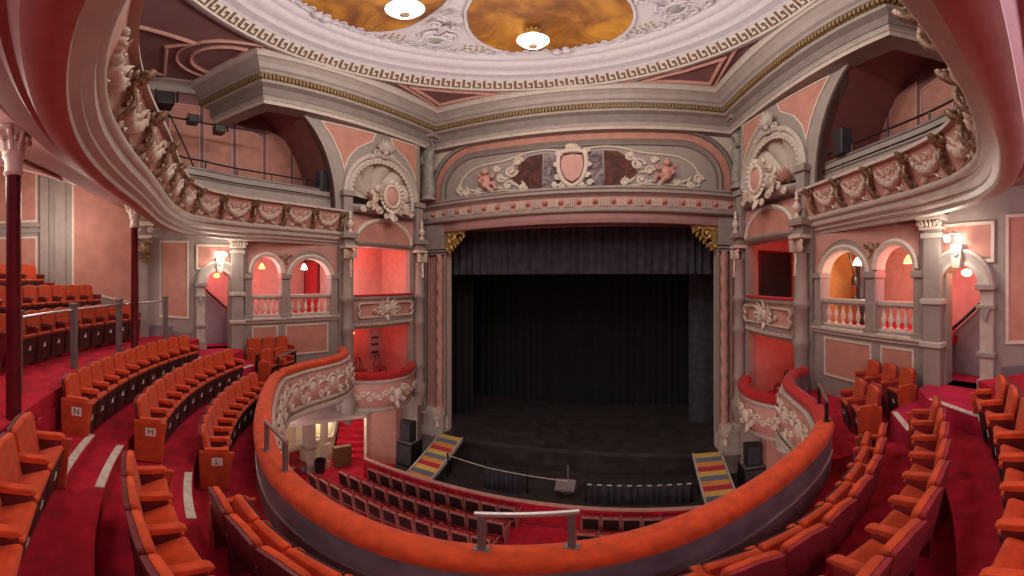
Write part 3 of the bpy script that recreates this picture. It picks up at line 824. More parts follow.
# stage box bays --------------------------------------------------------------------
BA, BB = (5.5, 6.62), (4.95, 9.34)
NU = 2.22
def bulge(u0, u1, dep, n=20, base=0.0, p=.62):
    """bowed plan line from u0 to u1 in the wall frame: sweep 'xy' path (u, n)"""
    out = []
    for i in range(n + 1):
        t_ = i / n; out.append((u0 + (u1 - u0) * t_, base + dep * math.sin(PI * t_) ** p))
    return out
for s in (-1, 1):
    sd = side(s); M = FR(BA, BB, s)
    w = MB(M)
    wall_open(w, -.02, 2.95, 1.95, 5.0, [(.22, 2.58, 2.3, 2.62, 1.18)], -.25, 0)
    wall_open(w, -.15, 2.95, -1.35, 1.95, [(.32, 2.50, -.5, 1.12, 0)], -.2, 0)
    wall_open(w, -.15, 2.95, -4.0, -1.35, [(.32, 2.50, -3.3, -1.42, 0)], -.2, 0)
    ow = struct(w.build('wall_' + sd, GREY), 'grey wall of the stage boxes')
    # salmon spandrel field with pale edge
    a = MB(M); b = MB(M)
    for P in ([(2.80, 3.35), (2.78, 4.74), (1.7, 4.74), (1.82, 4.45), (2.35, 4.1), (2.65, 3.72)],):
        a.prism(P, 0, .012, 'uz'); frame_rect(b, P, .04, 0, .03)
    a.build('spandrel_panel', SALMON, ow); b.build('panel_moulding', CREAM, ow)
    # niche arch
    t = thing('shell_niche', 'scallop shell niche under an arch above the %s stage box' % sd, 'niche', M @ Vector((1.4, 0, 2.3)))
    m = MB(M)
    for r_, n_ in ((1.21, .07), (1.36, .11)):
        m.sweep([(.12 if 0 else 1.4 + r_, 2.3)] + arc((1.4, 2.62), r_, 0, PI, 32) + [(1.4 - r_, 2.3)], [(-.08, 0), (-.08, n_ * .7), (-.03, n_), (.03, n_), (.07, n_ * .6), (.08, 0)], 'uz')
    m.build('archivolt', GREYL, t, True)
    m = MB(M); vv = []; ff = []; na, nt_ = 110, 12
    for i in range(na + 1):
        a = PI * i / na; fl = abs(math.sin(a * 5.5)) ** .7
        for j in range(nt_ + 1):
            q = j / nt_
            u = 1.4 + 1.18 * math.cos(a) * q; z = 2.62 + 1.18 * math.sin(a) * q
            n_ = -.02 - .50 * (1 - q ** 2.0) - .16 * (1 - fl) * q
            vv.append((u, n_, z))
    for i in range(na):
        for j in range(nt_): k = i * (nt_ + 1) + j; ff.append((k, k + 1, k + nt_ + 2, k + nt_ + 1))
    m.add(vv, ff); m.build('shell', CREAM, t, True)
    m = MB(M); m.box(.0, 2.8, -.85, -.8, 2.0, 4.2); m.box(.0, 2.8, -.85, 0, 2.1, 2.3); m.box(.0, .2, -.85, -.2, 2.0, 4.0); m.box(2.6, 2.8, -.85, -.2, 2.0, 4.0); m.build('niche_back', GREY, t)
    m = MB(M)
    for q in range(9): m.leaf(1.4, 2.62, R(10 + 20 * q), .42, .2, -.46, .08)
    m.build('shell_hinge', SALMON, t, True)
    m = MB(M)
    m.tube([(1.4 + 1.14 * math.cos(PI * i / 138), .02, 2.62 + 1.14 * math.sin(PI * i / 138)) for i in range(139)], [.014 + .04 * abs(math.sin(PI * i / 6)) for i in range(139)], 7)
    m.build('beaded_rim', CREAM, t, True)
    # keystone palmette
    t2 = thing('palmette_ornament', 'grey fan palmette crowning the arch of the %s shell niche' % sd, 'ornament', M @ Vector((1.4, .1, 3.95)))
    m = MB(M)
    for q in range(7): m.leaf(1.4, 4.12, R(30 + 20 * q), .42, .16, .1, .08)
    m.ball(1.4, .14, 4.08, .09, .08, .09)
    for e in (-1, 1):
        m.scroll(1.4 + e * .3, 4.02, .13, .1, -e, 0, 1.4, .035); m.scroll(1.4 + e * .55, 3.88, .1, .09, e, 0, 1.3, .03); m.leaf(1.4 + e * .2, 3.98, PI / 2 + e * 1.9, .3, .12, .1, .05)
    m.build('palmette', GREYL, t2, True)
    # ledge and cartouche above the lunette
    m = MB(M); m.sweep(bulge(.1, 2.7, .30), [(-.5, 2.02), (.0, 2.02), (.05, 2.08), (.09, 2.16), (.09, 2.22), (-.5, 2.22)], 'xy'); m.build('curved_ledge', GREY, t)
    t2 = thing('plaster_cartouche', 'large cream scrolled cartouche with pink oval in front of the %s shell niche' % sd, 'ornament', M @ Vector((1.4, .42, 2.0)))
    m = MB(M); m.ball(1.4, .44, 2.55, .24, .06, .30, 16, 8); m.build('pink_oval', PINKP, t2, True)
    m = MB(M)
    m.tube([(1.4 + .28 * math.cos(a), .46, 2.55 + .34 * math.sin(a)) for a in [2 * PI * i / 24 for i in range(24)]], .05, 8, True)
    for i in range(22):
        a = 2 * PI * i / 22; m.leaf(1.4 + .3 * math.cos(a), 2.55 + .36 * math.sin(a), a, .2, .14, .4, .07)
    for e in (-1, 1):
        for (du, dz, r_, dd) in ((.42, .28, .12, 1), (.5, -.05, .13, -1), (.4, -.38, .13, 1), (.7, -.28, .12, -1), (.92, -.4, .09, 1), (.2, .5, .1, 1), (.62, .15, .08, 1), (.15, -.58, .1, -1)):
            m.scroll(1.4 + e * du, 2.5 + dz, r_, .40 - .15 * du, e * dd, 0, 1.4, .04)
        for q in range(5): m.leaf(1.4 + e * .45, 2.25, PI / 2 - e * (1.0 + q * .3), .32, .14, .34, .06)
    m.leaf(1.4, 2.1, -PI / 2, .35, .25, .42, .08); m.ball(1.4, .46, 3.0, .1, .08, .1)
    m.build('scrollwork', CREAM, t2, True)
    # blind lunette above the upper box
    m = MB(M); P = [(.42, 1.14)] + [(1.42 + 1.0 * math.cos(PI - PI * i / 20), 1.14 + .66 * math.sin(PI * i / 20)) for i in range(21)]
    m.prism(P[1:], 0, .10, 'uz'); m.build('lunette_panel', SALMON, ow)
    m = MB(M); m.sweep([(1.42 + 1.06 * math.cos(PI * i / 24), 1.14 + .72 * math.sin(PI * i / 24)) for i in range(25)], [(-.06, 0), (-.06, .12), (0, .15), (.06, .12), (.06, 0)], 'uz'); m.build('lunette_moulding', CREAM, ow, True)
    m = MB(M); m.box(.2, 2.62, 0, .015, 1.2, 1.95); m.build('spandrel_panel', PINKP, ow)
    m = MB(M); m.sweep(bulge(.3, 2.55, .18), [(-.3, 1.0), (.0, 1.0), (.05, 1.05), (.08, 1.1), (.08, 1.15), (-.3, 1.15)], 'xy'); m.build('lintel_moulding', GREY, ow)
    # drapery-like pelmet columns either side
    for j, u in enumerate((.06, 2.82)):
        p = M @ Vector((u, .12, 0))
        nm = 'outer' if j == 0 else 'inner'
        t2 = thing('box_column', 'slender grey column on the %s side of the %s stage boxes' % ('audience' if j == 0 else 'proscenium', sd), 'column', (p.x, p.y, -4.3))
        m = MB(); rr = .155
        m.lathe(p.x, p.y, [(rr * .7, -4.3), (rr * 1.2, -4.0), (rr * 1.5, -3.75), (rr * 1.5, -3.55), (rr, -3.45), (rr, -2.95), (rr * 1.2, -2.9), (rr * 1.2, -2.8), (rr, -2.72), (rr, -1.5), (rr * 1.25, -1.42), (rr * 1.25, -1.32), (rr, -1.25), (rr, -.62), (rr * 1.3, -.56), (rr * 1.3, -.46), (rr, -.4), (rr * .92, .55), (rr * 1.1, .6)], 16)
        m.build('shaft', GREY, t2, True)
        m = MB(wall_frame(Vector((p.x, p.y)), Vector((M[0][0], M[1][0])), Vector((-s, -.2))))
        m.box(-.2, .2, -.2, .2, .92, 1.0)
        for e in (-1, 1):
            m.scroll(e * .16, .84, .07, .14, e, 0, 1.3, .025)
            for q in range(3): m.leaf(e * .09 * q, .62, PI / 2, .24, .1, .13, .05)
        m.leaf(0, .6, -PI / 2, .5, .1, .15, .04); m.leaf(0, .1, PI / 2, .3, .08, .14, .04)
        m.build('capital', CREAM, t2, True)
        m = MB(wall_frame(Vector((p.x, p.y)), Vector((M[0][0], M[1][0])), Vector((-s, -.2))))
        m.box(-.19, .19, -.2, .14, 1.0, 1.06); m.box(-.24, .24, -.22, .2, 1.2, 1.35); m.box(-.17, .17, -.2, .1, 1.06, 1.2); m.box(-.15, .15, -.14, .04, 1.35, 2.45); m.box(-.2, .2, -.16, .1, 2.45, 2.62)
        m.build('entablature_block', GREY, t2, False, .012)
        m = MB(); pf = M @ Vector((u, .24, 0))
        t3 = thing('urn_finial', 'small cream urn finial on ledge above the %s column of the %s boxes' % ('audience-side' if j == 0 else 'proscenium-side', sd), 'finial', (pf.x, pf.y, 1.35))
        m.lathe(pf.x, pf.y, [(.09, 1.35), (.09, 1.40), (.05, 1.43), (.04, 1.48), (.10, 1.56), (.11, 1.62), (.06, 1.70), (.035, 1.74), (.06, 1.78), (.035, 1.86), (.05, 1.92), (.01, 2.02)], 14); m.build('urn', CREAM, t3, True)
    # upper box front
    t2 = thing('stage_box_balcony', 'upper stage box parapet on the %s with raised cartouche and dentils' % sd, 'box front', M @ Vector((1.42, .1, -1.4)))
    m = MB(M); pth = bulge(.25, 2.6, .16); m.sweep(pth, [(-.25, -1.2), (.0, -1.2), (.0, -.52), (-.25, -.52)], 'xy'); m.build('panel', PINKP, t2)
    m = MB(M); m.sweep(pth, [(-.25, -.58), (.03, -.58), (.06, -.53), (.06, -.47), (-.25, -.47)], 'xy'); m.sweep(pth, [(-.3, -1.42), (-.04, -1.42), (-.02, -1.38), (.06, -1.2), (.06, -1.15), (-.3, -1.15)], 'xy'); m.build('rail_moulding', GREY, t2)
    m = MB(M); m.sweep(pth, [(-.28, -.47), (.04, -.47), (.06, -.44), (.04, -.40), (-.28, -.40)], 'xy'); m.build('velvet_capping', REDV, t2, True)
    cu = bulge(.25, 2.6, .16, 60)
    m = MB(M)
    for i in range(2, 59, 2):
        u, n = cu[i]; m.box(u - .022, u + .022, n - .06, n + .05, -1.33, -1.22)
    m.build('dentil_course', CREAM, t2)
    m = MB(M)
    P = [(.45, -1.08), (2.4, -1.08), (2.48, -.98), (2.4, -.88), (2.48, -.78), (2.4, -.66), (.45, -.66), (.38, -.78), (.45, -.88), (.38, -.98)]
    frame_rect(m, P, .04, .12, .07)
    for e in (-1, 1):
        m.scroll(1.42 + e * .22, -.78, .12, .2, e, 0, 1.4, .03); m.scroll(1.42 + e * .2, -.98, .1, .2, -e, 0, 1.4, .03); m.scroll(1.42 + e * .45, -.88, .08, .18, e, 0, 1.3, .025)
        for q in range(4): m.leaf(1.42 + e * .1, -.87, PI / 2 - e * (.4 + .5 * q), .35, .13, .18, .05)
    m.ball(1.42, .2, -.86, .13, .07, .16, 12, 7); m.leaf(1.42, -.7, PI / 2, .22, .16, .2, .05); m.leaf(1.42, -1.02, -PI / 2, .2, .16, .2, .05)
    m.build('cartouche', CREAM, t2, True)
    # lower box front, strongly bowed
    t2 = thing('stage_box_balcony', 'lower bowed stage box front on the %s with red velvet cushion top' % sd, 'box front', M @ Vector((1.42, .3, -4.1)))
    pth = bulge(.22, 2.62, .62, 28, 0, .7)
    m = MB(M); m.sweep(pth, [(-.16, -2.93), (.08, -2.93), (.12, -2.86), (.10, -2.75), (.04, -2.71), (-.10, -2.71), (-.16, -2.78)], 'xy'); m.build('velvet_cushion', REDV, t2, True)
    m = MB(M); m.sweep(pth, [(-.14, -3.92), (-.12, -3.92), (.0, -3.72), (.06, -3.5), (.07, -3.2), (.02, -3.05), (-.14, -3.05)], 'xy'); m.build('bowed_panel', PINKP, t2, True)
    m = MB(M); m.sweep(pth, [(-.14, -3.07), (.04, -3.07), (.09, -3.0), (.09, -2.93), (-.14, -2.93)], 'xy'); m.sweep(pth, [(-.2, -4.02), (-.1, -4.02), (-.06, -3.96), (-.04, -3.86), (-.2, -3.86)], 'xy')
    fl = MB(M); fl.prism([(u, n - .1) for u, n in pth], -4.0, -3.3); fl.M = M
    fl.build('box_floor', GREY, t2)
    m.build('rail_moulding', GREYL, t2)
    m = MB(M); cum = [0]
    for i in range(1, len(pth)): cum.append(cum[-1] + math.dist(pth[i], pth[i - 1]))
    for i in range(9):
        p, d = along(pth, cum, cum[-1] * (i + .5) / 9); mm = wall_frame(p, d, Vector((0, 1)))
        m.M = M @ mm; q = 1 if i % 2 else -1
        m.scroll(-.08, -3.38, .11, .07, q, 0, 1.4, .025); m.scroll(.1, -3.5, .09, .06, -q, 0, 1.4, .022); m.leaf(0, -3.4, PI / 2 - q * .8, .22, .1, .07, .03)
        if i == 4:
            m.ball(0, .12, -3.42, .14, .07, .2, 12, 7); m.leaf(0, -3.6, -PI / 2, .3, .2, .05, .05)
            for e in (-1, 1): m.scroll(e * .2, -3.25, .12, .1, e, 0, 1.4, .035); m.scroll(e * .18, -3.6, .1, .08, -e, 0, 1.4, .03)
    m.build('relief_ornament', CREAM, t2, True)
    # interiors of the boxes
    for z0, z1, nm in ((-1.3, 1.3, 'upper'), (-3.35, -1.36, 'lower')):
        m = MB(M); m.box(.2, 2.65, -1.75, -1.6, z0, z1); m.box(.1, .25, -1.6, -.2, z0, z1); m.box(2.55, 2.7, -1.6, -.2, z0, z1)
        m.box(.1, 2.7, -1.7, -.2, z1 - .02, z1 + .04)
        struct(m.build('wall_' + sd, PINKP), 'pink plaster lining of the %s stage box' % nm)
        m = MB(M); m.box(.1, 2.7, -1.7, -.05, z0 - .03, z0 + .02); struct(m.build('floor', CARPET), 'floor of the %s stage box' % nm)
        lx = M @ Vector((.75, -.75, z1 - .22))
        t3 = thing('pendant_lamp', 'glowing %s lamp hanging inside the %s %s stage box' % ('red' , nm, sd), 'lamp', lx)
        m = MB(); m.lathe(lx.x, lx.y, [(.07, lx.z - .1), (.05, lx.z), (.02, lx.z + .04)], 12); m.build('lamp_shade', GLOWR, t3, True)
        m = MB(); m.tube([(lx.x, lx.y, lx.z + .03), (lx.x, lx.y, z1)], .008, 5); m.build('flex', BLACKM, t3)
        q = M @ Vector((1.3, -.75, z1 - .35))
        lamp('box_light', q, {('upper', -1): 26, ('lower', -1): 16, ('upper', 1): 11, ('lower', 1): 14}[(nm, s)], (1, .10, .07), .08)
        if nm == 'upper':
            q = M @ Vector((.6, -.6, 0.0)); lamp('box_light', q, 42 if s < 0 else 5, (1, .74, .68), .12)
            if s > 0:
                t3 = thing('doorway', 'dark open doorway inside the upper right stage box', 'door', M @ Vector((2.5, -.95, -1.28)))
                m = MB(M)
                m.box(2.535, 2.552, -1.45, -.42, -1.28, .80); m.build('dark_opening_sheet', BLACKM, t3)  # flat black sheet stands in for the shade beyond the doorway
                m = MB(M); m.box(2.50, 2.55, -1.52, -1.45, -1.28, .87); m.box(2.50, 2.55, -.42, -.35, -1.28, .87); m.box(2.50, 2.55, -1.52, -.35, .80, .87); m.build('door_frame', COLRED, t3)
        else:
            for i in range(2):
                c = M @ Vector((.95 + .75 * i, -.55, -3.32))
                t3 = thing('box_chair', 'dark bentwood chair in the lower %s stage box, nearer the %s' % (sd, 'audience' if i == 0 else 'stage'), 'chair', c)
                m = MB(); m.lathe(c.x, c.y, [(.17, -2.9), (.18, -2.88), (.17, -2.86)], 14); m.build('seat', SHELL, t3, True)
                for dx, dy in ((-.13, -.13), (.13, -.13), (-.13, .13), (.13, .13)):
                    m = MB(); m.tube([(c.x + dx * 1.2, c.y + dy * 1.2, -3.32), (c.x + dx, c.y + dy, -2.9)], .014, 6); m.build('leg', BLACKM, t3)
                m = MB(); m.tube([(c.x + s * (.13 + .02 * math.sin(w)), c.y + .17 * math.cos(w), -2.88 + .42 * math.sin(w)) for w in [PI * k / 12 for k in range(13)]], .014, 6)
                m.tube([(c.x + s * .13, c.y - .06, -2.88), (c.x + s * .14, c.y - .06, -2.5)], .01, 6); m.tube([(c.x + s * .13, c.y + .06, -2.88), (c.x + s * .14, c.y + .06, -2.5)], .01, 6)
                m.build('backrest', BLACKM, t3, True)
    # picture in the right box
    if s < 0:
        t3 = thing('wall_notice', 'pale notice board on the pink back wall of the lower left stage box', 'notice board', M @ Vector((NU, -1.58, -2.9)))
        m = MB(M); m.box(NU - .22, NU + .22, -1.6, -1.57, -2.85, -1.75); m.build('board', DIMP, t3, False, .006)
        for zz in (-2.05, -2.3, -2.6): m = MB(M); m.box(NU - .15, NU + .15, -1.57, -1.56, zz - .05, zz + .03); m.build('dark_panel', BLACKG, t3)
    if s > 0:
        m = MB(M); m.box(.26, .29, -.95, -.65, -.1, .4); t3 = tag(m.build('framed_picture', BLACKM), 'small dark framed picture hanging in the upper right stage box', 'picture')

# piers between bay and proscenium, statues --------------------------------------------
for s in (-1, 1):
    sd = side(s)
    m = MB(); P = [(s * 4.88, 9.34), (s * 5.22, 10.0), (s * 5.45, 10.5), (s * 6.2, 10.5), (s * 5.4, 9.2)]
    m.prism(P, -6.8, 5.2); struct(m.build('wall_' + sd, GREY), 'narrow grey wall between the boxes and the proscenium')
    x, y = (-4.80 if s < 0 else 4.98), 9.86
    t = thing('statue', 'grey draped female statue in the corner %s of the proscenium arch' % ('left' if s < 0 else 'right'), 'statue', (x, y, 2.85))
    m = MB(); z0 = 3.0
    m.lathe(x, y, [(.20, z0), (.21, z0 + .1), (.17, z0 + .5), (.15, z0 + .85), (.19, z0 + 1.05), (.16, z0 + 1.2), (.12, z0 + 1.33), (.16, z0 + 1.48), (.19, z0 + 1.62), (.12, z0 + 1.72), (.06, z0 + 1.76), (.055, z0 + 1.82)], 16, sx=1.3, sy=.9)
    m.tube([(x - .17, y - .02, z0 + 1.62), (x - .25, y - .06, z0 + 1.35), (x - .14, y - .17, z0 + 1.15), (x - .05, y - .2, z0 + 1.2)], [.06, .055, .045, .035], 8)
    m.tube([(x + .17, y - .02, z0 + 1.62), (x + .27, y - .04, z0 + 1.75), (x + .2, y - .06, z0 + 1.98), (x + .08, y - .05, z0 + 2.05)], [.06, .055, .045, .035], 8)
    for k in range(7):
        a = k / 7 * 2 * PI; m.tube([(x + .19 * math.cos(a), y + .15 * math.sin(a), z0), (x + .16 * math.cos(a + .3), y + .13 * math.sin(a + .3), z0 + .6), (x + .14 * math.cos(a + .5), y + .12 * math.sin(a + .5), z0 + 1.1)], .025, 6)
    m.build('draped_body', STATUE, t, True)
    m = MB(); m.ball(x, y - .02, z0 + 1.93, .095, .1, .125, 12, 8); m.ball(x, y - .12, z0 + 1.92, .02, .03, .02); m.build('head', STATUE, t, True)
    m = MB(); m.ball(x, y + .03, z0 + 1.97, .115, .1, .12, 12, 8); m.ball(x, y + .12, z0 + 1.95, .05, .05, .05); m.build('hair', STATUE, t, True)
    m = MB(); m.lathe(x, y, [(.28, 2.8), (.28, 2.86), (.22, 2.9), (.22, 2.98), (.25, 3.02)], 16); m.build('pedestal', GREY, t)
    m = MB(); m.box(x - .24, x + .24, y - .1, y + .3, z0 + 2.05, z0 + 2.12); m.prism([(x - .34, y - .2), (x + .34, y - .2), (x + .34, y + .4), (x - .34, y + .4)], z0 + 2.15, z0 + 2.3); m.build('abacus', GREY, t)

# proscenium -------------------------------------------------------------------------------
PF = Matrix(((1, 0, 0, 0), (0, -1, 0, 10.5), (0, 0, 1, 0), (0, 0, 0, 1)))
w = MB(PF); w.box(-6.2, -4.42, -.3, 0, -6.8, 5.2); w.box(4.42, 6.2, -.3, 0, -6.8, 5.2); w.box(-4.42, 4.42, -.3, 0, 1.72, 5.2)
struct(w.build('wall_back', CREAM), 'cream proscenium wall')
for s in (-1, 1):
    sd = side(s)
    t = thing('proscenium_pilaster', 'fluted pink pilaster with spiral column framing the %s of the stage' % sd, 'pilaster', (s * 4.9, 10.4, -5.9))
    def U(a, b): return (min(s * a, s * b), max(s * a, s * b))
    m = MB(PF); m.box(*U(4.42, 5.5), 0, .06, -5.0, 1.0); m.box(*U(4.42, 4.50), .06, .14, -5.0, 1.0); m.box(*U(5.22, 5.5), .0, .2, -5.0, 1.0); m.build('backing_pier', GREY, t, False, .01)
    m = MB(PF)
    for k, x in enumerate((4.90, 5.02, 5.14)):
        m.tube([(s * x, .08, -4.7), (s * x, .08, .92)], .045, 10)
    m.build('fluting', PINKP, t, True)
    m = MB(PF); cx = s * 4.66; vv = []; ff = []; nz, na = 150, 16
    for i in range(nz + 1):
        z = -4.7 + 5.62 * i / nz
        for q in range(na):
            a = 2 * PI * q / na; r_ = .10 + .034 * abs(math.cos(a - z * 5.5)) 
            vv.append((cx + r_ * math.cos(a), .13 + r_ * math.sin(a), z))
    for i in range(nz):
        for q in range(na): ff.append((i * na + q, i * na + (q + 1) % na, (i + 1) * na + (q + 1) % na, (i + 1) * na + q))
    m.add(vv, ff); m.build('spiral_column', PINKP, t, True)
    m = MB(PF)
    for z, h, e in ((.92, .05, .0), (1.0, .07, .04), (1.10, .05, .07)): m.box(*U(4.44 - e, 5.5 + e * .3), 0, .22 + e, z, z + h)
    m.box(*U(4.44, 5.5), 0, .24, 1.15, 2.05)
    m.build('capital_block', GREY, t, False, .012)
    m = MB(PF); m.box(*U(4.44, 5.6), 0, .32, -5.9, -5.55); m.box(*U(4.46, 5.3), 0, .26, -5.55, -5.0); m.box(*U(4.42, 5.5), 0, .3, -5.05, -4.92); m.box(*U(4.42, 5.6), 0, .1, -6.8, -5.9); m.build('base_block', GREYL, t, False, .015)
    m = MB(PF); m.box(*U(4.5, 4.82), .1, .34, -4.92, -4.7); m.scroll(s * 4.66, -5.05, .13, .32, s, 0, 1.5, .04); m.leaf(s * 4.66, -5.2, -PI / 2, .3, .2, .3, .06); m.box(*U(4.86, 5.2), .0, .16, -4.92, -4.72)
    m.build('base_scroll', CREAM, t, True)
    # gilded corner bracket
    t2 = thing('gilded_bracket', 'gilded scroll bracket in the %s top corner of the stage opening' % sd, 'bracket', (s * 4.15, 10.3, .95))
    m = MB(PF); x = s
    m.scroll(x * 4.12, 1.45, .22, .12, x, 0, 1.6, .05, (x * 4.42, 1.0)); m.scroll(x * 3.75, 1.68, .14, .12, -x, 0, 1.5, .04); m.scroll(x * 4.28, 1.12, .12, .12, -x, 0, 1.5, .04)
    for q in range(6): m.leaf(x * (4.35 - q * .12), 1.05 + q * .12, PI / 2 + x * (2.2 + .1 * q), .24, .13, .1, .07)
    m.prism([(x * 4.42, .95), (x * 4.42, 1.72), (x * 3.5, 1.72), (x * 3.95, 1.6), (x * 4.25, 1.3)], 0, .1, 'uz')
    m.ball(x * 4.3, .12, 1.6, .07, .06, .07)
    m.build('scrollwork', GOLD, t2, True)
# lintel entablature with guttae blocks
t = thing('proscenium_lintel', 'pink entablature with rosettes and fluted blocks across the stage opening', 'entablature', (0, 10.3, 1.7))
bow = [(5.55, .25)] + [(5.3 * (1 - 2 * i / 24), .25 + .28 * math.sin(PI * i / 24) ** .8) for i in range(25)] + [(-5.55, .25)]
bow = [(x, n) for x, n in bow]
BW = MB(PF)
path = [(-x, n) for x, n in bow]
m = MB(PF); m.sweep(path, [(-.6, 2.18), (.0, 2.18), (.02, 2.5), (-.6, 2.5)]); m.build('frieze', PINKP, t)
m = MB(PF); m.sweep(path, [(-.6, 2.5), (.04, 2.5), (.08, 2.55), (.16, 2.6), (.16, 2.68), (.20, 2.72), (.20, 2.78), (-.6, 2.78)]); m.sweep(path, [(-.6, 2.02), (.02, 2.02), (.06, 2.06), (.06, 2.14), (.02, 2.18), (-.6, 2.18)]); m.build('moulding', GREY, t)
m = MB(PF); m.sweep([(p[0] * .8, p[1]) for p in path], [(-.6, 1.72), (-.06, 1.72), (-.03, 1.85), (-.03, 2.02), (-.6, 2.02)]); m.build('soffit_fascia', MAUVE, t)
cum = [0]
for i in range(1, len(path)): cum.append(cum[-1] + math.dist(path[i], path[i - 1]))
m = MB(); m2 = MB(); m3 = MB()
for i in range(11):
    p, d = along(path, cum, cum[-1] * (i + .5) / 11)
    mm = PF @ wall_frame(p, d, Vector((0, 1)))
    m.M = mm; m2.M = mm; m3.M = mm
    for q in range(5): m.box(-.15 + q * .065, -.115 + q * .065, 0, .05, 2.2, 2.44)
    for e in (-1, 1):
        m2.ball(e * .27, .05, 2.35, .075, .06, .075, 12, 6); m2.ball(e * .27, .1, 2.35, .03, .03, .03, 8, 5)
        for q in range(4): m3.box(e * .42 - .06 + q * .04, e * .42 - .04 + q * .04, 0, .04, 2.2, 2.44)
m.build('fluted_block', GREYL, t, False); m2.build('rosette', SALMON, t, True); m3.build('fluted_strip', CREAM, t)
# tympanum: rounded arch bands
def rrect(hw, zb, zt, r, n=14):
    return [(hw, zb)] + [(hw - r + r * math.cos(PI / 2 * i / n), zt - r * .95 + r * .95 * math.sin(PI / 2 * i / n)) for i in range(n + 1)] + \
           [(-hw + r - r * math.sin(PI / 2 * i / n), zt - r * .95 + r * .95 * math.cos(PI / 2 * i / n)) for i in range(n + 1)] + [(-hw, zb)]
t = thing('tympanum', 'round cornered pink and grey arch panel above the stage with plaster relief', 'relief panel', (0, 10.4, 2.75))
m = MB(PF); m.sweep(rrect(4.95, 2.75, 4.86, 1.55), [(-.07, 0), (-.07, .1), (0, .14), (.07, .1), (.07, 0)], 'uz')
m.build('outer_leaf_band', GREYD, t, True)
m = MB(PF)
oc_ = rrect(4.95, 2.75, 4.86, 1.55)
cu2 = [0]
for i in range(1, len(oc_)): cu2.append(cu2[-1] + math.dist(oc_[i], oc_[i - 1]))
k = int(cu2[-1] / .11)
for i in range(k):
    p, d = along(oc_, cu2, cu2[-1] * (i + .5) / k); m.leaf(p.x, p.y, math.atan2(d.y, d.x) + .6, .13, .08, .12, .03)
m.build('leaf_carving', GREY, t, True)
m = MB(PF); m.sweep(rrect(4.74, 2.75, 4.66, 1.42), [(-.13, 0), (-.13, .06), (.13, .06), (.13, 0)], 'uz'); m.build('pink_band', SALMON, t)
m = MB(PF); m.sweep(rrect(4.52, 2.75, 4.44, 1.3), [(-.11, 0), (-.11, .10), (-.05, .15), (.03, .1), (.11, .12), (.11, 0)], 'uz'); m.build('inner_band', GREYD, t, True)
m = MB(PF); m.prism(rrect(4.44, 2.75, 4.36, 1.2), 0, .04, 'uz'); m.build('field', GREYL if 0 else GREY, t)
out = [(3.85, 2.98), (3.9, 3.25), (3.7, 3.65), (3.2, 3.95), (2.2, 4.05), (1.4, 4.25), (.7, 4.28), (0, 4.1), (-.7, 4.28), (-1.4, 4.25), (-2.2, 4.05), (-3.2, 3.95), (-3.7, 3.65), (-3.9, 3.25), (-3.85, 2.98)]
m = MB(PF); m.tube([(x, .07, z) for x, z in catmull(out, 5)], .035, 6)
m.tube([(-3.85, .07, 2.98), (-2.2, .07, 3.0), (-1.6, .07, 2.92), (0, .07, 2.9), (1.6, .07, 2.92), (2.2, .07, 3.0), (3.85, .07, 2.98)], .03, 6)
for e in (-1, 1):
    for (x, z, r_, dd) in ((3.85, 3.2, .17, 1), (3.6, 3.02, .12, -1), (2.0, 3.65, .22, 1), (2.1, 3.15, .17, -1), (2.35, 3.45, .16, 1), (1.6, 3.05, .14, 1), (2.7, 3.05, .12, -1), (1.75, 3.95, .15, -1), (3.2, 3.05, .10, 1), (2.5, 3.8, .12, 1)):
        m.scroll(e * x, z, r_, .07, e * dd, 0, 1.4, .05)
    for q in range(9): m.leaf(e * (1.5 + .25 * q), 3.02 + .02 * (q % 3), PI / 2 - e * (.5 + .2 * (q % 4)), .28, .12, .06, .05)
    for q in range(5): m.leaf(e * (1.9 + .1 * q), 3.9 - .12 * q, PI / 2 + e * (.5 + .3 * q), .28, .12, .06, .05)
m.build('scrollwork', CREAM, t, True)
for e in (-1, 1):
    m = MB(PF); P = [(e * .75, 3.02), (e * .6, 4.1), (e * .9, 4.17), (e * .98, 3.0)] if 0 else None
    g = [(.35, 2.98), (.35, 4.12), (.9, 4.16), (.98, 2.98)]; m.prism([(e * x, z) for x, z in g], .04, .06, 'uz'); m.build('grey_marble_panel', MARG, t)
    g = [(.98, 2.98), (.96, 4.16), (1.4, 4.12), (1.75, 3.85), (1.85, 3.55), (2.0, 3.4), (1.8, 3.2), (1.5, 3.0)]
    m = MB(PF); m.prism([(e * x, z) for x, z in g], .04, .06, 'uz'); m.build('maroon_marble_panel', MARB, t)
    # cherub relief
    m = MB(PF); cx = e * 2.85
    m.ball(cx, .16, 3.40, .16, .12, .19, 12, 8); m.ball(cx + e * .02, .2, 3.70, .115, .11, .12, 12, 8); m.ball(cx, .16, 3.24, .17, .12, .12, 10, 6)
    m.tube([(cx - e * .1, .18, 3.52), (cx - e * .24, .2, 3.48), (cx - e * .30, .18, 3.62)], [.065, .055, .04], 8)
    m.tube([(cx + e * .1, .18, 3.52), (cx + e * .22, .2, 3.38), (cx + e * .12, .24, 3.28)], [.065, .055, .04], 8)
    m.tube([(cx - e * .06, .2, 3.22), (cx - e * .28, .22, 3.26), (cx - e * .36, .16, 3.05)], [.095, .08, .05], 8)
    m.tube([(cx + e * .06, .2, 3.22), (cx - e * .10, .24, 3.12), (cx - e * .16, .2, 3.0)], [.095, .08, .05], 8)
    m.tube([(cx + e * .12, .08, 3.5), (cx + e * .32, .06, 3.66), (cx + e * .38, .05, 3.5)], [.03, .07, .02], 6)
    m.build('cherub', CHERUB, t, True)
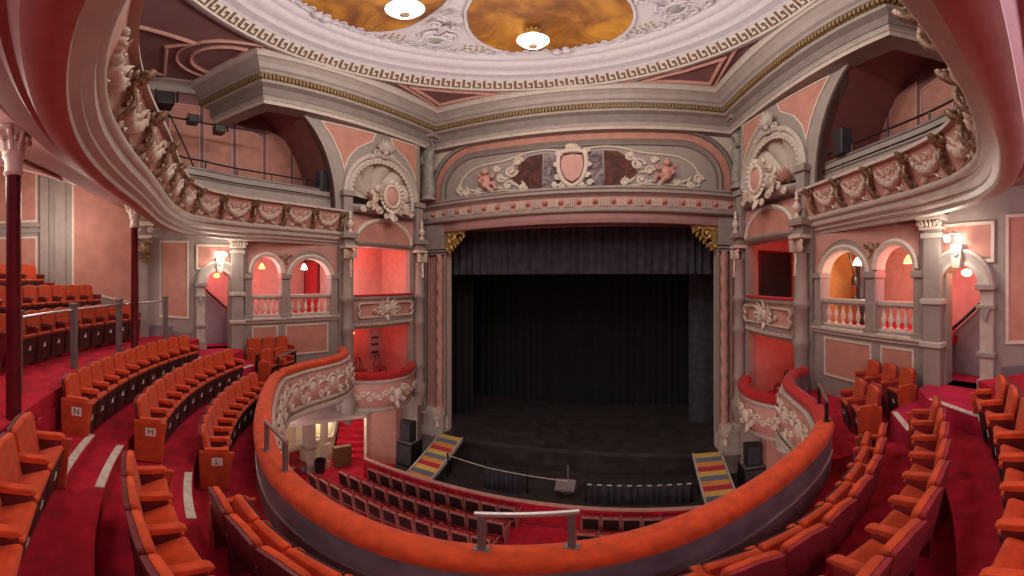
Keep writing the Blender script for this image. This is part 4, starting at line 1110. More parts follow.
t = thing('shield_cartouche', 'cream framed shield with pink centre above the middle of the stage', 'ornament', (0, 10.35, 2.8))
m = MB(PF)
sh = [(0, 2.95), (.28, 3.15), (.42, 3.5), (.44, 3.85), (.36, 4.1), (0, 4.16), (-.36, 4.1), (-.44, 3.85), (-.42, 3.5), (-.28, 3.15)]
m.prism([(x * .8, 3.58 + (z - 3.58) * .8) for x, z in sh], .05, .18, 'uz'); m.build('shield', PINKP, t, False, .03)
m = MB(PF); cl = catmull(sh + [sh[0]], 4); m.tube([(x * .98, .16, z) for x, z in cl[:-1]], .07, 8, True)
for e in (-1, 1):
    for (x, z, r_, dd) in ((.42, 4.1, .12, 1), (.5, 3.7, .09, -1), (.46, 3.3, .1, 1), (.3, 2.98, .13, -1), (.55, 3.05, .1, 1), (.12, 4.3, .1, -1)): m.scroll(e * x, z, r_, .14, e * dd, 0, 1.4, .04)
for q in range(5): m.leaf(0, 4.2, R(30 + 30 * q), .22, .14, .14, .06); m.leaf(0, 2.95, R(-150 + 30 * q), .24, .13, .12, .06)
for i in range(26):
    p = cl[int(i * (len(cl) - 1) / 26)]; m.ball(p[0] * 1.1, .14, 3.58 + (p[1] - 3.58) * 1.1, .04, .04, .04, 6, 4)
m.build('scrolled_frame', CREAM, t, True)

for s_ in (-1, 1):
    m = MB(); m.prism([(s_ * 5.4, 7.4), (s_ * 5.5, 9.0), (s_ * 7.2, 9.4), (s_ * 9.0, 9.0), (s_ * 9.0, 6.8)], -6.8, -6.785); struct(m.build('floor', CARPET), 'red lobby carpet by the stalls stair')
# stage ---------------------------------------------------------------------------------------
def folds(x0, x1, y, amp, n, seed=1):
    r_ = random.Random(seed); out = []; ph = 0
    N = n * 6
    for i in range(N + 1):
        out.append((x0 + (x1 - x0) * i / N, y + amp * math.sin(2 * PI * i / 6 + .7 * math.sin(i * .37)) * r_.uniform(.7, 1.1)))
    return out
def drape(name, m_, P, z0, z1, label, cat, th=.02):
    m = MB(); m.sweep(P, [(-th, z0), (-th, z1), (th, z1), (th, z0)], 'xy'); return tag(m.build(name, m_, None, True), label, cat)
drape('stage_valance', BLACKG, folds(-4.7, 4.7, 11.2, .06, 34, 3), .22, 2.1, 'gathered charcoal valance hanging across the top of the stage opening', 'curtain')
drape('backdrop_curtain', BLACK, folds(-6.5, 6.5, 15.2, .05, 40, 4), -5.69, 3.5, 'full width black curtain at the back of the stage', 'curtain')
drape('stage_leg_curtain', BLACK, folds(-6.2, -4.35, 12.4, .05, 6, 5), -5.69, 2.3, 'black leg curtain masking the left wing of the stage', 'curtain')
drape('stage_leg_curtain', BLACKG, folds(3.95, 6.2, 12.9, .03, 3, 6), -5.69, 2.3, 'flat charcoal leg curtain masking the right wing of the stage', 'curtain')
drape('stage_border', BLACK, folds(-6, 6, 12.6, .05, 30, 7), .9, 3.5, 'black border curtain above the stage behind the gathered valance', 'curtain')
m = MB(); m.box(-6.6, -6.4, 10.8, 15.4, -5.8, 3.6); m.box(6.4, 6.6, 10.8, 15.4, -5.8, 3.6); m.box(-6.6, 6.6, 15.4, 15.5, -5.8, 3.6); m.box(-6.6, 6.6, 10.9, 15.5, 3.5, 3.6)
struct(m.build('wall_back', BLACKM), 'black stage house walls')

# dress circle parapet ---------------------------------------------------------------------------
half = [(0, 1.52), (.7, 1.58), (1.3, 1.76), (1.87, 2.02), (2.4, 2.32), (2.9, 2.64), (3.38, 2.98), (3.8, 3.32), (4.12, 3.66)]
full = [(-x, y) for x, y in half[::-1][:-1]] + half
cpath = catmull(full, 5)[::-1]          # right to left so that the left normal faces the audience
slipR = catmull([(4.12, 3.66), (4.34, 4.3), (4.42, 4.9), (4.52, 5.5), (4.85, 6.05), (5.3, 6.35)], 5)[::-1]
slipL = [(-x, y) for x, y in slipR[::-1]]
path = slipR[:-1] + cpath + slipL[1:]
t = thing('circle_parapet', 'long curved dress circle front with orange velvet cushion rail', 'balcony front', (0, 1.5, -3.05))
def rot90(P): return P
for nm, pt, cm in (('main', cpath, VELVET), ('right', slipR, REDV), ('left', slipL, VELVET)):
    m = MB(); m.sweep(pt, [(-.10, -1.98), (-.12, -1.93), (-.11, -1.87), (-.05, -1.83), (.03, -1.83), (.09, -1.86), (.12, -1.91), (.11, -1.98)]); m.build('velvet_cushion', cm, t, True)
m = MB(); m.sweep(path, [(.0, -2.64), (.08, -2.64), (.08, -1.98), (.0, -1.98)]); m.build('back_panel', SLATE, t)
m = MB(); m.sweep(path, [(.075, -2.34), (.095, -2.34), (.095, -2.315), (.075, -2.315)]); m.build('steel_strip', STEEL, t)
for a in range(8, len(path) - 6, 9):
    pass
m = MB(); m.sweep(path, [(.02, -2.0), (-.10, -2.0), (-.12, -2.06), (-.16, -2.2), (-.22, -2.5), (-.22, -2.66), (-.14, -2.76), (.02, -2.76)]); m.build('bowed_fascia', PINKP, t, True)
m = MB(); m.sweep(path, [(.02, -1.985), (-.13, -1.985), (-.16, -2.02), (-.13, -2.07), (.02, -2.07)]); m.sweep(path, [(.02, -2.72), (-.18, -2.72), (-.22, -2.78), (-.18, -2.84), (-.24, -2.88), (-.24, -2.96), (-.14, -3.0), (-.10, -3.08), (.02, -3.1)]); m.build('cornice_moulding', GREYL, t, True)
m = MB(); m.sweep(path, [(.0, -2.76), (-.20, -2.76), (-.235, -2.83), (-.2, -2.87), (.0, -2.87)]); m.build('gilt_band', GILTDARK, t, True)
cum = [0]
for i in range(1, len(path)): cum.append(cum[-1] + math.dist(path[i], path[i - 1]))
nrel = int(cum[-1] / .62)
for i in range(nrel):
    p, d = along(path, cum, cum[-1] * (i + .5) / nrel)
    if -1.4 < p.x < 3.95 and p.y < 3.6: continue       # this stretch turns its back to the viewer
    m = MB(wall_frame(p, d, Vector((0, 5.7)) - p) @ Matrix.Translation((0, .13, 0)))
    m.tube([(.16 * math.cos(a), .06, -2.4 + .2 * math.sin(a)) for a in [2 * PI * k / 18 for k in range(18)]], .03, 6, True)
    m.ball(0, .06, -2.4, .12, .05, .15, 12, 6)
    for e in (-1, 1):
        m.scroll(e * .24, -2.26, .08, .04, e, 0, 1.4, .022); m.scroll(e * .22, -2.55, .08, .1, -e, 0, 1.4, .022)
        m.leaf(e * .15, -2.35, PI / 2 - e * 1.2, .2, .1, .06, .04); m.leaf(e * .13, -2.2, PI / 2 - e * .6, .13, .08, .03, .03); m.leaf(e * .13, -2.6, PI / 2 - e * 2.2, .17, .09, .1, .03)
    m.build('relief_cartouche', CREAM, t, True)
# aisle-end guard rails on the parapet
for a, b, h, lab in (((1.04, 1.69), (1.50, 1.86), .34, 'grey metal guard rail on the orange parapet, bottom centre of the circle front'),
                     ((-1.17, 1.68), (-.70, 1.60), .34, 'grey metal guard rail on the orange parapet, left bend of the circle front'),
                     ((-4.05, 3.55), (-4.40, 4.2), .3, 'dark metal guard rail at the left corner of the circle front'),
                     ((4.10, 3.6), (4.38, 4.25), .3, 'dark metal guard rail at the right corner of the circle front')):
    t = thing('guard_rail', lab, 'railing', ((a[0] + b[0]) / 2, (a[1] + b[1]) / 2, -1.84))
    mt = RAILG if h > .32 else BLACKM
    for q in (a, b):
        m = MB(); m.box(q[0] - .02, q[0] + .02, q[1] - .02, q[1] + .02, -1.84, -1.84 + h); m.box(q[0] - .045, q[0] + .045, q[1] - .035, q[1] + .035, -1.84, -1.825); m.build('post', mt, t, False, .004)
    m = MB(); dx, dy = (b[0] - a[0]), (b[1] - a[1]); L = math.hypot(dx, dy); e = .04 / L
    m.tube([(a[0] - dx * e, a[1] - dy * e, -1.84 + h), (b[0] + dx * e, b[1] + dy * e, -1.84 + h)], .022, 8); m.build('top_bar', STEEL if h > .32 else RAILG, t, True)

# ================================================================= SEATS
def rrpoly(x0, x1, z0, z1, r, n=4, crown=.02):
    """rounded-top seat back outline"""
    P = [(x0, z0), (x1, z0)]
    P += [(x1 - r + r * math.cos(PI / 2 * i / n), z1 - r + r * math.sin(PI / 2 * i / n)) for i in range(n + 1)]
    P += [((x0 + x1) / 2, z1 + crown)]
    P += [(x0 + r - r * math.sin(PI / 2 * i / n), z1 - r + r * math.cos(PI / 2 * i / n)) for i in range(n + 1)]
    return P
def seat_proto(label, cloth, shell, tipped=False, up=False, W=.42, arms=(1,), end=None, plate=True, name='theatre_seat'):
    """the seat faces +y, its backrest stands on the origin line"""
    t = thing(name, label, 'seat', (0, 0, -ZE))
    t.location = (0, 0, 0); ROOTM[t.name] = Matrix.Identity(4)
    w = W / 2 - .012
    lean = Matrix(((1, 0, 0, 0), (0, 1, -.16, .06), (0, 0, 1, 0), (0, 0, 0, 1)))
    m = MB(lean); m.prism(rrpoly(-w, w, .36, .84, .05), .02, .075, 'uz'); m.build('back_cushion', cloth, t, False, .018)
    m = MB(lean); m.prism(rrpoly(-w - .004, w + .004, .30, .835, .05), -.012, .02, 'uz'); m.build('back_shell', shell, t, False, .006)
    k = 0 if tipped else 1
    if up:
        m = MB(); m.prism([(.08, .40), (.13, .68), (.17, .70), (.205, .67), (.17, .38), (.12, .35)], -w, w, 'yz'); m.build('seat_cushion', cloth, t, False, .015)
        m = MB(); m.prism([(.175, .36), (.215, .66), (.225, .66), (.195, .33)], -w + .008, w - .008, 'yz'); m.build('seat_pan', DARKP, t, False, .003)
        plate = False
    if not up:
      pass
    if not up: m = MB(); m.prism([(.04, .37), (.23, .455), (.265, .48), (.27, .51), (.24, .53), (.06, .455)], -w + .012, w - .012, 'yz'); m.build('seat_cushion', cloth, t, False, .016)
    if not up: m = MB(); m.prism([(.04, .33), (.22, .41), (.255, .455), (.22, .46), (.04, .38)], -w + .014, w - .014, 'yz'); m.prism([(.18, .06), (.205, .06), (.258, .465), (.22, .465)], -w + .014, w - .014, 'yz'); m.build('seat_pan', DARKP, t, False, .005)
    if plate:
        m = MB(); m.M = Matrix(((1, 0, 0, 0), (0, 1, .131, .197), (0, 0, 1, 0), (0, 0, 0, 1))); m.prism([(-.035, .28), (.035, .28), (0, .36)], .004, .012, 'uz'); m.build('number_plate', PLATE, t)
    for s in arms:
        x = s * W / 2
        m = MB(); m.prism([(.0, .565), (.23, .57), (.265, .585), (.27, .605), (.24, .63), (.0, .63)], x - .034, x + .034, 'yz'); m.build('armrest', shell if tipped else cloth, t, False, .016)
        m = MB(); m.prism([(-.02, 0), (.16, 0), (.18, .2), (.24, .40), (.24, .57), (-.05, .57), (-.03, .3)], x - .014, x + .014, 'yz'); m.build('side_frame', shell, t, False, .004)
    if end:
        s, ch = end; x = s * (W / 2 + .018)
        m = MB(); m.prism([(-.05, .02), (.27, .02), (.30, .40), (.33, .58), (-.06, .60)], x - .02, x + .02, 'yz'); ep = m.build('end_panel', VELVETB, t, False, .01)
        if ch:
            m = MB(); m.box(x + s * .02 - .003, x + s * .02 + .004, .08, .20, .40, .51); pl = m.build('letter_plate', PLATE, ep, False, .0)
            cu = bpy.data.curves.new('letter', 'FONT'); cu.body = ch; cu.size = .10; cu.align_x = 'CENTER'; cu.align_y = 'CENTER'; cu.extrude = .002
            tmp = bpy.data.objects.new('letter_text', cu); C.objects.link(tmp); bpy.context.view_layer.update()
            me = bpy.data.meshes.new_from_object(tmp.evaluated_get(bpy.context.evaluated_depsgraph_get())); bpy.data.objects.remove(tmp)
            me.materials.clear(); me.materials.append(INK)
            o = bpy.data.objects.new('letter', me); C.objects.link(o); o.parent = ep
            # stands upright on the plate, facing outwards from the row
            o.rotation_euler = (R(90), 0, R(90) * s); o.location = (x + s * .026, .14, .455)
    return t
SEATCACHE = {}
def place_seat(key, args, pos, rot, label, group=None):
    if key not in SEATCACHE:
        o = seat_proto(label, **args); SEATCACHE[key] = o
    else:
        o = copy_tree(SEATCACHE[key])
    o['label'] = label
    if group: o['group'] = group
    elif 'group' in o: del o['group']
    o.location = (pos[0], pos[1], pos[2] + ZE); o.rotation_euler = (0, 0, rot)
    return o
def seat_row(c, r, z, a0, a1, n, kind, lab, first_end=None, group=None, fan=0.):
    """n seats from angle a0 to a1; the first stands at a0"""
    for i in range(n):
        a = R(a0 + (a1 - a0) * (i + .5) / n); W = abs(R(a1 - a0)) / n * (r - .12)
        right = a1 > a0        # the row runs to the viewer's right seen from the stage side of the row
        # a seat faces the centre; its +x side points towards larger angle
        arms = [1 if right else -1]
        if i == 0: arms.append(-arms[0])
        end = None
        if i == 0 and first_end: end = ((-1 if right else 1), first_end if first_end != '-' else None)
        key = (kind, round(W, 2), tuple(arms), end)
        kw = dict(KINDS[kind]); kw.update(W=round(W, 3), arms=tuple(arms), end=end)
        x, y = polar(c, r + fan * max(0, abs(a) - R(30)) / R(30), a)
        place_seat(key, kw, (x, y, z), a - (fan * .9 if a > R(30) else 0) * .6, '%s, %s' % (lab[0], lab[1] % ordw(i)), group)
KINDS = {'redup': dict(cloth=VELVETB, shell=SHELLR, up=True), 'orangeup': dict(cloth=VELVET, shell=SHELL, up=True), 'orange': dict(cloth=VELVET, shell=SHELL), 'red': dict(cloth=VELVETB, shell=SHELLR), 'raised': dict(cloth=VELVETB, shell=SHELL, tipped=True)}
# rows left of the aisle (end panels carry the row letter)
seat_row(RC, 4.80, -2.63, -21.5, -57, 9, 'orange', ('orange velvet theatre seat', '%s from the lettered aisle end of left row L'), 'L', 'seats of left row L')
seat_row(RC, 5.55, -2.29, -22.3, -60, 10, 'orange', ('orange velvet theatre seat', '%s from the lettered aisle end of left row M'), 'M', 'seats of left row M')
seat_row(RC, 6.34, -2.0, -19.6, -55, 11, 'orange', ('orange velvet theatre seat', '%s from the lettered aisle end of left row N'), 'N', 'seats of left row N')
# block between the two aisles, close to the viewer
seat_row(RC, 4.78, -2.63, -8.3, 7, 3, 'orangeup', ('orange velvet seat seen from behind', '%s from the stepped aisle, row against the parapet'), '-', 'near block front row')
seat_row(RC, 5.43, -2.29, -9.7, 13, 5, 'orange', ('orange velvet seat seen from the side', '%s from the white-nosed aisle in the second row'), '-', 'near block second row')
seat_row(RC, 6.27, -2.0, -9.9, 7, 4, 'orange', ('orange velvet seat below the thick red column', '%s from the top of its row'), '-', 'near block third row')
# right-hand block; crimson light on the maroon shells is put into their colour
seat_row(RC, 4.72, -2.63, 61, 19, 9, 'redup', ('orange seat with crimson-lit back', '%s from the far end, right row by the parapet'), '-', 'right block front row', .5)
seat_row(RC, 5.36, -2.29, 60, 19, 10, 'red', ('orange seat with crimson-lit back', '%s from the far end of the middle right row'), '-', 'right block middle row', .5)
seat_row(RC, 6.10, -2.0, 57, 21, 9, 'orange', ('orange velvet seat', '%s from the exit landing in the rear right row'), '-', 'right block rear row', .52)
# raised rows behind the railing, tipped up
seat_row(RC, 7.62, -1.34, -51.5, -22, 10, 'raised', ('orange seat with dark front', '%s from the wall, lowest raised row behind the railing'), None, 'lowest raised row')
seat_row(RC, 8.36, -.94, -47.5, -22, 9, 'raised', ('orange seat with dark front', '%s from the wall, second raised row behind the railing'), None, 'second raised row')
seat_row(RC, 9.1, -.49, -40.5, -27, 4, 'raised', ('orange seat with dark front', '%s from the wall, topmost raised row'), None, 'topmost raised row')
# slip seats along the panelled side walls and by the parapet corners
def line_seats(p0, p1, n, z, rot, kind, lab, group, end=False):
    for i in range(n):
        f = (i + .5) / n; x, y = p0[0] + (p1[0] - p0[0]) * f, p0[1] + (p1[1] - p0[1]) * f
        W = round(math.dist(p0, p1) / n, 2); e = None
        if end and i == 0: e = (end, None)
        kw = dict(KINDS[kind]); kw.update(W=W, arms=(1, -1), end=e)
        place_seat((kind, W, 'b', e), kw, (x, y, z), rot, '%s, %s' % (lab[0], lab[1] % ordw(i)), group)
for s in (-1, 1):
    sd = side(s)
    line_seats((s * 5.84, 3.74), (s * 5.76, 4.92), 3, -2.3, s * R(80), 'red', ('red slip seat under the %s arcade panels' % sd, '%s from the exit landing'), '%s slip seats by the wall' % sd, -s)
    line_seats((s * 5.02, 3.66), (s * 5.16, 4.48), 2, -2.44, s * R(70), 'red', ('red slip seat at the %s parapet corner' % sd, '%s from the seat rows'), '%s slip seats by the parapet' % sd, -s)

# step nosings ---------------------------------------------------------------------------------
def nosing(pts, z, lab, w=.04):
    m = MB(); m.sweep(pts, [(-w, z), (-w, z + .012), (w, z + .012), (w, z)]); return tag(m.build('step_nosing', NOSING), lab, 'step edge')
def arcpts(r, a0, a1, n=6): return [polar(RC, r, R(a0 + (a1 - a0) * i / n)) for i in range(n + 1)]
nosing(arcpts(4.97, -20, -9.5), -2.29, 'white step edge on the left aisle below row L end panel')
nosing(arcpts(5.73, -20.5, -11), -2.0, 'white step edge on the left aisle beside row M end panel')
m = MB(); a = [polar(RC, 6.0, R(w)) for w in (-20, -15, -10)] + [polar(RC, 6.5, R(w)) for w in (-10, -15, -20)]; m.prism(a, -2.0, -1.87); struct(m.build('floor', CARPET), 'carpeted step in the left aisle')
nosing(arcpts(6.05, -20, -10.2), -1.87, 'white step edge on the boxed step beside row N end panel')
m = MB(); a = [polar(RC, 6.5, R(w)) for w in (-21, -15, -9)] + [polar(RC, 6.9, R(w)) for w in (-9, -15, -21)]; m.prism(a, -2.0, -1.58); struct(m.build('floor', CARPET), 'upper carpeted step in the left aisle')
nosing(arcpts(6.56, -20.5, -10), -1.58, 'white step edge on the topmost aisle step near the red column')
for s in (-1, 1):
    nosing([(s * 5.31, 2.0), (s * 5.34, 2.3), (s * 5.49, 3.12)][::-s], -1.72, 'white upper landing edge before the %s exit door' % side(s), .04)
    nosing([(s * 4.9, 2.96), (s * 5.23, 3.58)][::-s], -1.98, 'white lower landing edge before the %s exit door' % side(s), .04)
    nosing([(s * 4.55, 3.0), (s * 4.86, 3.85)][::-s], -2.63, 'white step edge between parapet row and %s slip seats' % side(s), .035)

# railing in front of the raised rows -------------------------------------------------------------
t = thing('metal_railing', 'grey tubular railing with square posts in front of the raised left seats', 'railing', (-4, 0, -1.35))
RP = [polar(RC, 6.86, R(w)) for w in (-17.6, -29.8, -41.0, -53.5)]
for k, (x, y) in enumerate(RP):
    m = MB(); m.M = Matrix.Translation((x, y, 0)) @ Matrix.Rotation(R(-35), 4, 'Z'); m.box(-.045, .045, -.045, .045, -1.35, -.36); m.box(-.06, .06, -.06, .06, -.38, -.34); m.build('post', RAILG, t, False, .006)
m = MB(); m.tube([(*polar(RC, 6.86, R(-17.0 - 37 * i / 20)), -.44) for i in range(21)], .022, 8); m.build('top_rail', STEEL, t, True)

# cast iron columns under the gallery ---------------------------------------------------------------
for (x, y, dz, lab) in ((-1.30, -.71, 0, 'thick oxblood iron column with pale capital at the far left edge'), (-4.62, .83, 0, 'slim oxblood iron column with pale capital standing in the railing line')):
    zt = 1.55 + dz
    t = thing('iron_column', lab, 'column', (x, y, -1.9))
    m = MB(); m.lathe(x, y, [(.10, -1.98), (.10, -1.8), (.075, -1.75), (.072, 1.0 + dz), (.085, 1.02 + dz)], 20); m.build('shaft', COLRED, t, True)
    m = MB(); m.lathe(x, y, [(r_, z_ + dz) for r_, z_ in ((.08, 1.0), (.10, 1.03), (.085, 1.06), (.085, 1.16), (.11, 1.2), (.10, 1.24), (.13, 1.42), (.17, 1.5), (.17, 1.61))], 20)
    for q in range(8):
        a = q * PI / 4
        m.M = Matrix.Translation((x, y, dz)) @ Matrix.Rotation(a, 4, 'Z'); m.tube([(.09, 0, 1.25), (.11, 0, 1.33), (.15, 0, 1.41), (.18, 0, 1.46), (.19, 0, 1.43)], [.025, .03, .03, .025, .02], 6); m.ball(.14, .05, 1.36, .03, .02, .04, 6, 4)
    m.build('capital', CREAM, t, True)

# sconces and arch lamps --------------------------------------------------------------------------------
for s in (-1, 1):
    sd = side(s); M = FR(DR0, DR1, s)
    p = M @ Vector((DU + .12 * s * 0 + .02, .28, .62))
    t = thing('wall_sconce', 'bright twin globe sconce over the %s exit arch' % sd, 'lamp', p)
    m = MB(M)
    for e in (-1, 1): m = MB(M); m.ball(DU + e * .10, .26, .64, .055, .055, .06, 10, 7); m.build('glass_globe', GLOWW, t, True)
    m = MB(M); m.tube([(DU, .14, .72), (DU, .24, .74), (DU, .28, .70)], .02, 6)
    for e in (-1, 1): m.tube([(DU, .26, .72), (DU + e * .1, .26, .70)], .012, 6)
    m.build('bracket', GILTDARK, t, True)
    q = M @ Vector((DU, .42, .62)); lamp('sconce_light', q, 16, (1, .86, .74), .06)
    # exit sign lamp glowing just inside the arch
    p = M @ Vector((DU, -.18, .12))
    t = thing('arch_lamp', 'small orange lamp under the head of the %s exit arch' % sd, 'lamp', p)
    m = MB(M); m.ball(DU, -.2, .13, .09, .08, .06, 10, 6); m.build('lamp_shade', GLOWR if s < 0 else BULB, t, True)
    q = M @ Vector((DU, -.75, .3)); lamp('stair_light', q, 20, (1, .36, .36), .08)
    MA = FR(AR0, AR1, s)
    for j, a in enumerate(ARCHES):
        u = (a[0] + a[1]) / 2; z = .42
        p = MA @ Vector((u, -.42, z))
        red = (j == 0)
        t = thing('arch_lamp', ('red shaded lamp' if red else 'white shaded lamp') + ' hanging in the %s arch of the %s arcade' % ('narrower' if j == 0 else 'wider', sd), 'lamp', p)
        m = MB(); m.lathe(p.x, p.y, [(.09, z - .1), (.075, z - .03), (.03, z + .04), (.02, z + .06)], 14); m.build('lamp_shade', GLOWR if red else GLOWW, t, True)
        m = MB(); m.tube([(p.x, p.y, z + .05), (p.x, p.y, 1.16)], .008, 5); m.build('flex', BLACKM, t)
        q = MA @ Vector((u + (.15 if j == 0 else 0), -.6, .25))
        lamp('arcade_light', q, 20 if red else 14, (1, .16, .13) if red else ((1, .75, .68) if s < 0 else (1, .55, .3)), .08)
        q = MA @ Vector((u, -.7, -.3))
        lamp('arcade_low_light', q, 5, (1, .75, .75), .1)
    # shutters or doors seen through the wider arch
    m = MB(MA); u0 = 2.1
    if s < 0:
        t = thing('red_door', 'dark red door on the passage wall behind the left wider arch', 'door', MA @ Vector((2.2, -1.3, -1.0)))
        m = MB(); m.box(-7.5, -6.85, 6.70, 6.74, -1.0, .6); m.build('door_leaf', REDV, t); m = MB(); m.box(-7.55, -7.5, 6.68, 6.74, -1.0, .66); m.box(-6.85, -6.78, 6.68, 6.74, -1.0, .66); m.box(-7.5, -6.85, 6.68, 6.74, .6, .66); m.build('door_frame', SHELL, t)
    else:
        m = MB(); m.box(5.85, 7.54, 6.70, 6.75, -1.0, 1.15); struct(m.build('wall_right', OCHRE), 'ochre lit wall behind the wider right arch')
        t = thing('spotlight_boom', 'dark vertical pipe with spotlights behind the wider right arch', 'stage light', (6.7, 6.25, -1.0))
        m = MB(); m.tube([(6.7, 6.25, -1.0), (6.7, 6.25, 1.1)], .11, 8); m.tube([(6.6, 6.2, -.2), (6.25, 6.1, .6)], .025, 6); m.build('pipe', BLACKM, t)
        for z in (-.55, -.1): m = MB(); m.lathe(6.45, 6.15, [(.07, z), (.08, z + .15), (.05, z + .2)], 10); m.build('lantern', BLACKM, t, True)

# gallery equipment ----------------------------------------------------------------------------------------
for (x, y, z, lab) in ((-5.9, 6.15, 2.6, 'black loudspeaker hanging at the foot of the left vault'), (5.85, 5.75, 2.65, 'black loudspeaker standing at the foot of the right vault')):
    t = thing('loudspeaker', lab, 'loudspeaker', (x, y, z))
    m = MB(); m.box(x - .14, x + .14, y - .15, y + .15, z, z + .62); m.build('cabinet', BLACKM, t, False, .015)
    m = MB(); m.box(x - .12, x + .12, y - .165, y - .15, z + .03, z + .59); m.build('grille', BLACKG, t)
    m = MB(); m.tube([(x, y, z), (x, y, z - .6)], .02); m.build('pole', BLACKM, t)
t = thing('lighting_bar', 'black lighting pipe with clamps along the upper left gallery wall', 'lighting bar', (-6.6, 2, 4.4))
m = MB(); m.tube([(-6.6, .8, 4.55), (-6.5, 3.2, 4.3), (-6.3, 4.6, 4.25)], .03, 8); m.tube([(-5.2, 1.7, 2.4), (-5.9, 1.9, 3.4), (-6.5, 1.6, 4.7)], .03, 8); m.tube([(-5.6, 2.4, 2.4), (-5.9, 2.2, 3.2), (-6.45, 1.9, 4.5)], .02, 8); m.build('pipe', BLACKM, t, True)
for (y, z, lab, big) in ((1.75, 4.75, 'large black flood lantern on the upper left lighting bar', 1), (2.5, 4.3, 'black spotlight with barn doors on the upper left lighting bar', 0), (3.2, 4.1, 'small black spotlight furthest along the upper left lighting bar', 0)):
    t = thing('stage_lantern', lab, 'stage light', (-6.4, y, z - .2)); k = 1.3 if big else .8
    m = MB(); m.box(-6.5, -6.5 + .35 * k, y - .17 * k, y + .17 * k, z - .14 * k, z + .14 * k); m.build('housing', BLACKM, t, False, .02)
    m = MB(); 
    for e in (-1, 1): m.box(-6.5 + .35 * k, -6.5 + .47 * k, y + e * .2 * k - .01, y + e * .2 * k + .01, z - .12 * k, z + .12 * k); m.build('barn_door', BLACKM, t); m = MB()
    m.tube([(-6.4, y - .2 * k, z), (-6.4, y - .2 * k, z + .25 * k), (-6.4, y + .2 * k, z + .25 * k), (-6.4, y + .2 * k, z)], .012, 6); m.build('yoke', BLACKM, t)

# ================================================================= STALLS
BYL = 7.62
t = thing('pit_barrier', 'long red panelled barrier between stalls seats and orchestra pit', 'barrier', (0, 7.66, -6.8))
m = MB(); m.sweep([(-5.6, 7.56), (-3, 7.66), (0, 7.70), (3, 7.66), (5.6, 7.56)], [(-.03, -6.8), (-.03, -6.04), (.03, -6.04), (.03, -6.8)]); m.build('panel', CARPET, t)
m = MB(); m.sweep([(-5.6, 7.56), (-3, 7.66), (0, 7.70), (3, 7.66), (5.6, 7.56)], [(-.05, -6.04), (-.05, -5.98), (.05, -5.98), (.05, -6.04)]); m.build('capping', PINKP, t, True)
def stalls_seat_proto():
    t = thing('theatre_seat', 'x', 'seat', (0, 0, -ZE)); t.location = (0, 0, 0); ROOTM[t.name] = Matrix.Identity(4)
    lean = Matrix(((1, 0, 0, 0), (0, 1, -.14, .05), (0, 0, 1, 0), (0, 0, 0, 1)))
    m = MB(lean); m.prism(rrpoly(-.205, .205, .28, .82, .03, crown=0), -.02, .03, 'uz'); m.build('back_shell', ROSESH, t, False, .008)
    m = MB(lean); m.prism(rrpoly(-.165, .165, .36, .77, .03, crown=0), -.034, -.018, 'uz'); m.build('back_panel', SHELLD, t, False, .004)
    m = MB(lean); m.prism(rrpoly(-.19, .19, .36, .80, .04, crown=0), .03, .08, 'uz'); m.build('back_cushion', REDV, t, False, .012)
    m = MB(); m.prism([(.08, .36), (.14, .68), (.2, .70), (.22, .66), (.17, .34), (.12, .32)], -.19, .19, 'yz'); m.build('tipped_seat', SHELLR, t, False, .012)
    for s in (-1, 1):
        m = MB(); m.box(s * .205 - .018, s * .205 + .018, -.03, .34, .55, .61); m.build('armrest', ROSESH, t, False, .01)
        m = MB(); m.prism([(0, 0), (.2, 0), (.22, .4), (.3, .55), (-.03, .55)], s * .205 - .012, s * .205 + .012, 'yz'); m.build('side_frame', ROSESH, t)
    return t
ROSESH = mat('rosewood_stain', (.34, .13, .115), .5, .15, 12)
SHELLD = mat('dark_seat_back_panel', (.022, .010, .010), .55, .2, 12)
sp0 = None
for ri, (y, nl, nr) in enumerate(((7.32, 10, 8), (6.62, 11, 6), (5.92, 12, 3))):
    rn = ('front', 'second', 'third')[ri]
    for sgn, n in ((-1, nl), (1, nr)):
        for i in range(n):
            x = sgn * (.72 + .435 * (i + .5)); yy = y - .012 * x * x * .5
            if sp0 is None: sp0 = stalls_seat_proto(); o = sp0
            else: o = copy_tree(sp0)
            o.location = (x, yy, 0.0); o.rotation_euler = (0, 0, x * .012)
            o['label'] = 'dark-backed stalls seat, %s from centre aisle, %s row, %s block' % (ordw(i), rn, 'left' if sgn < 0 else 'right')
            o['group'] = '%s stalls row, %s block' % (rn, 'left' if sgn < 0 else 'right')
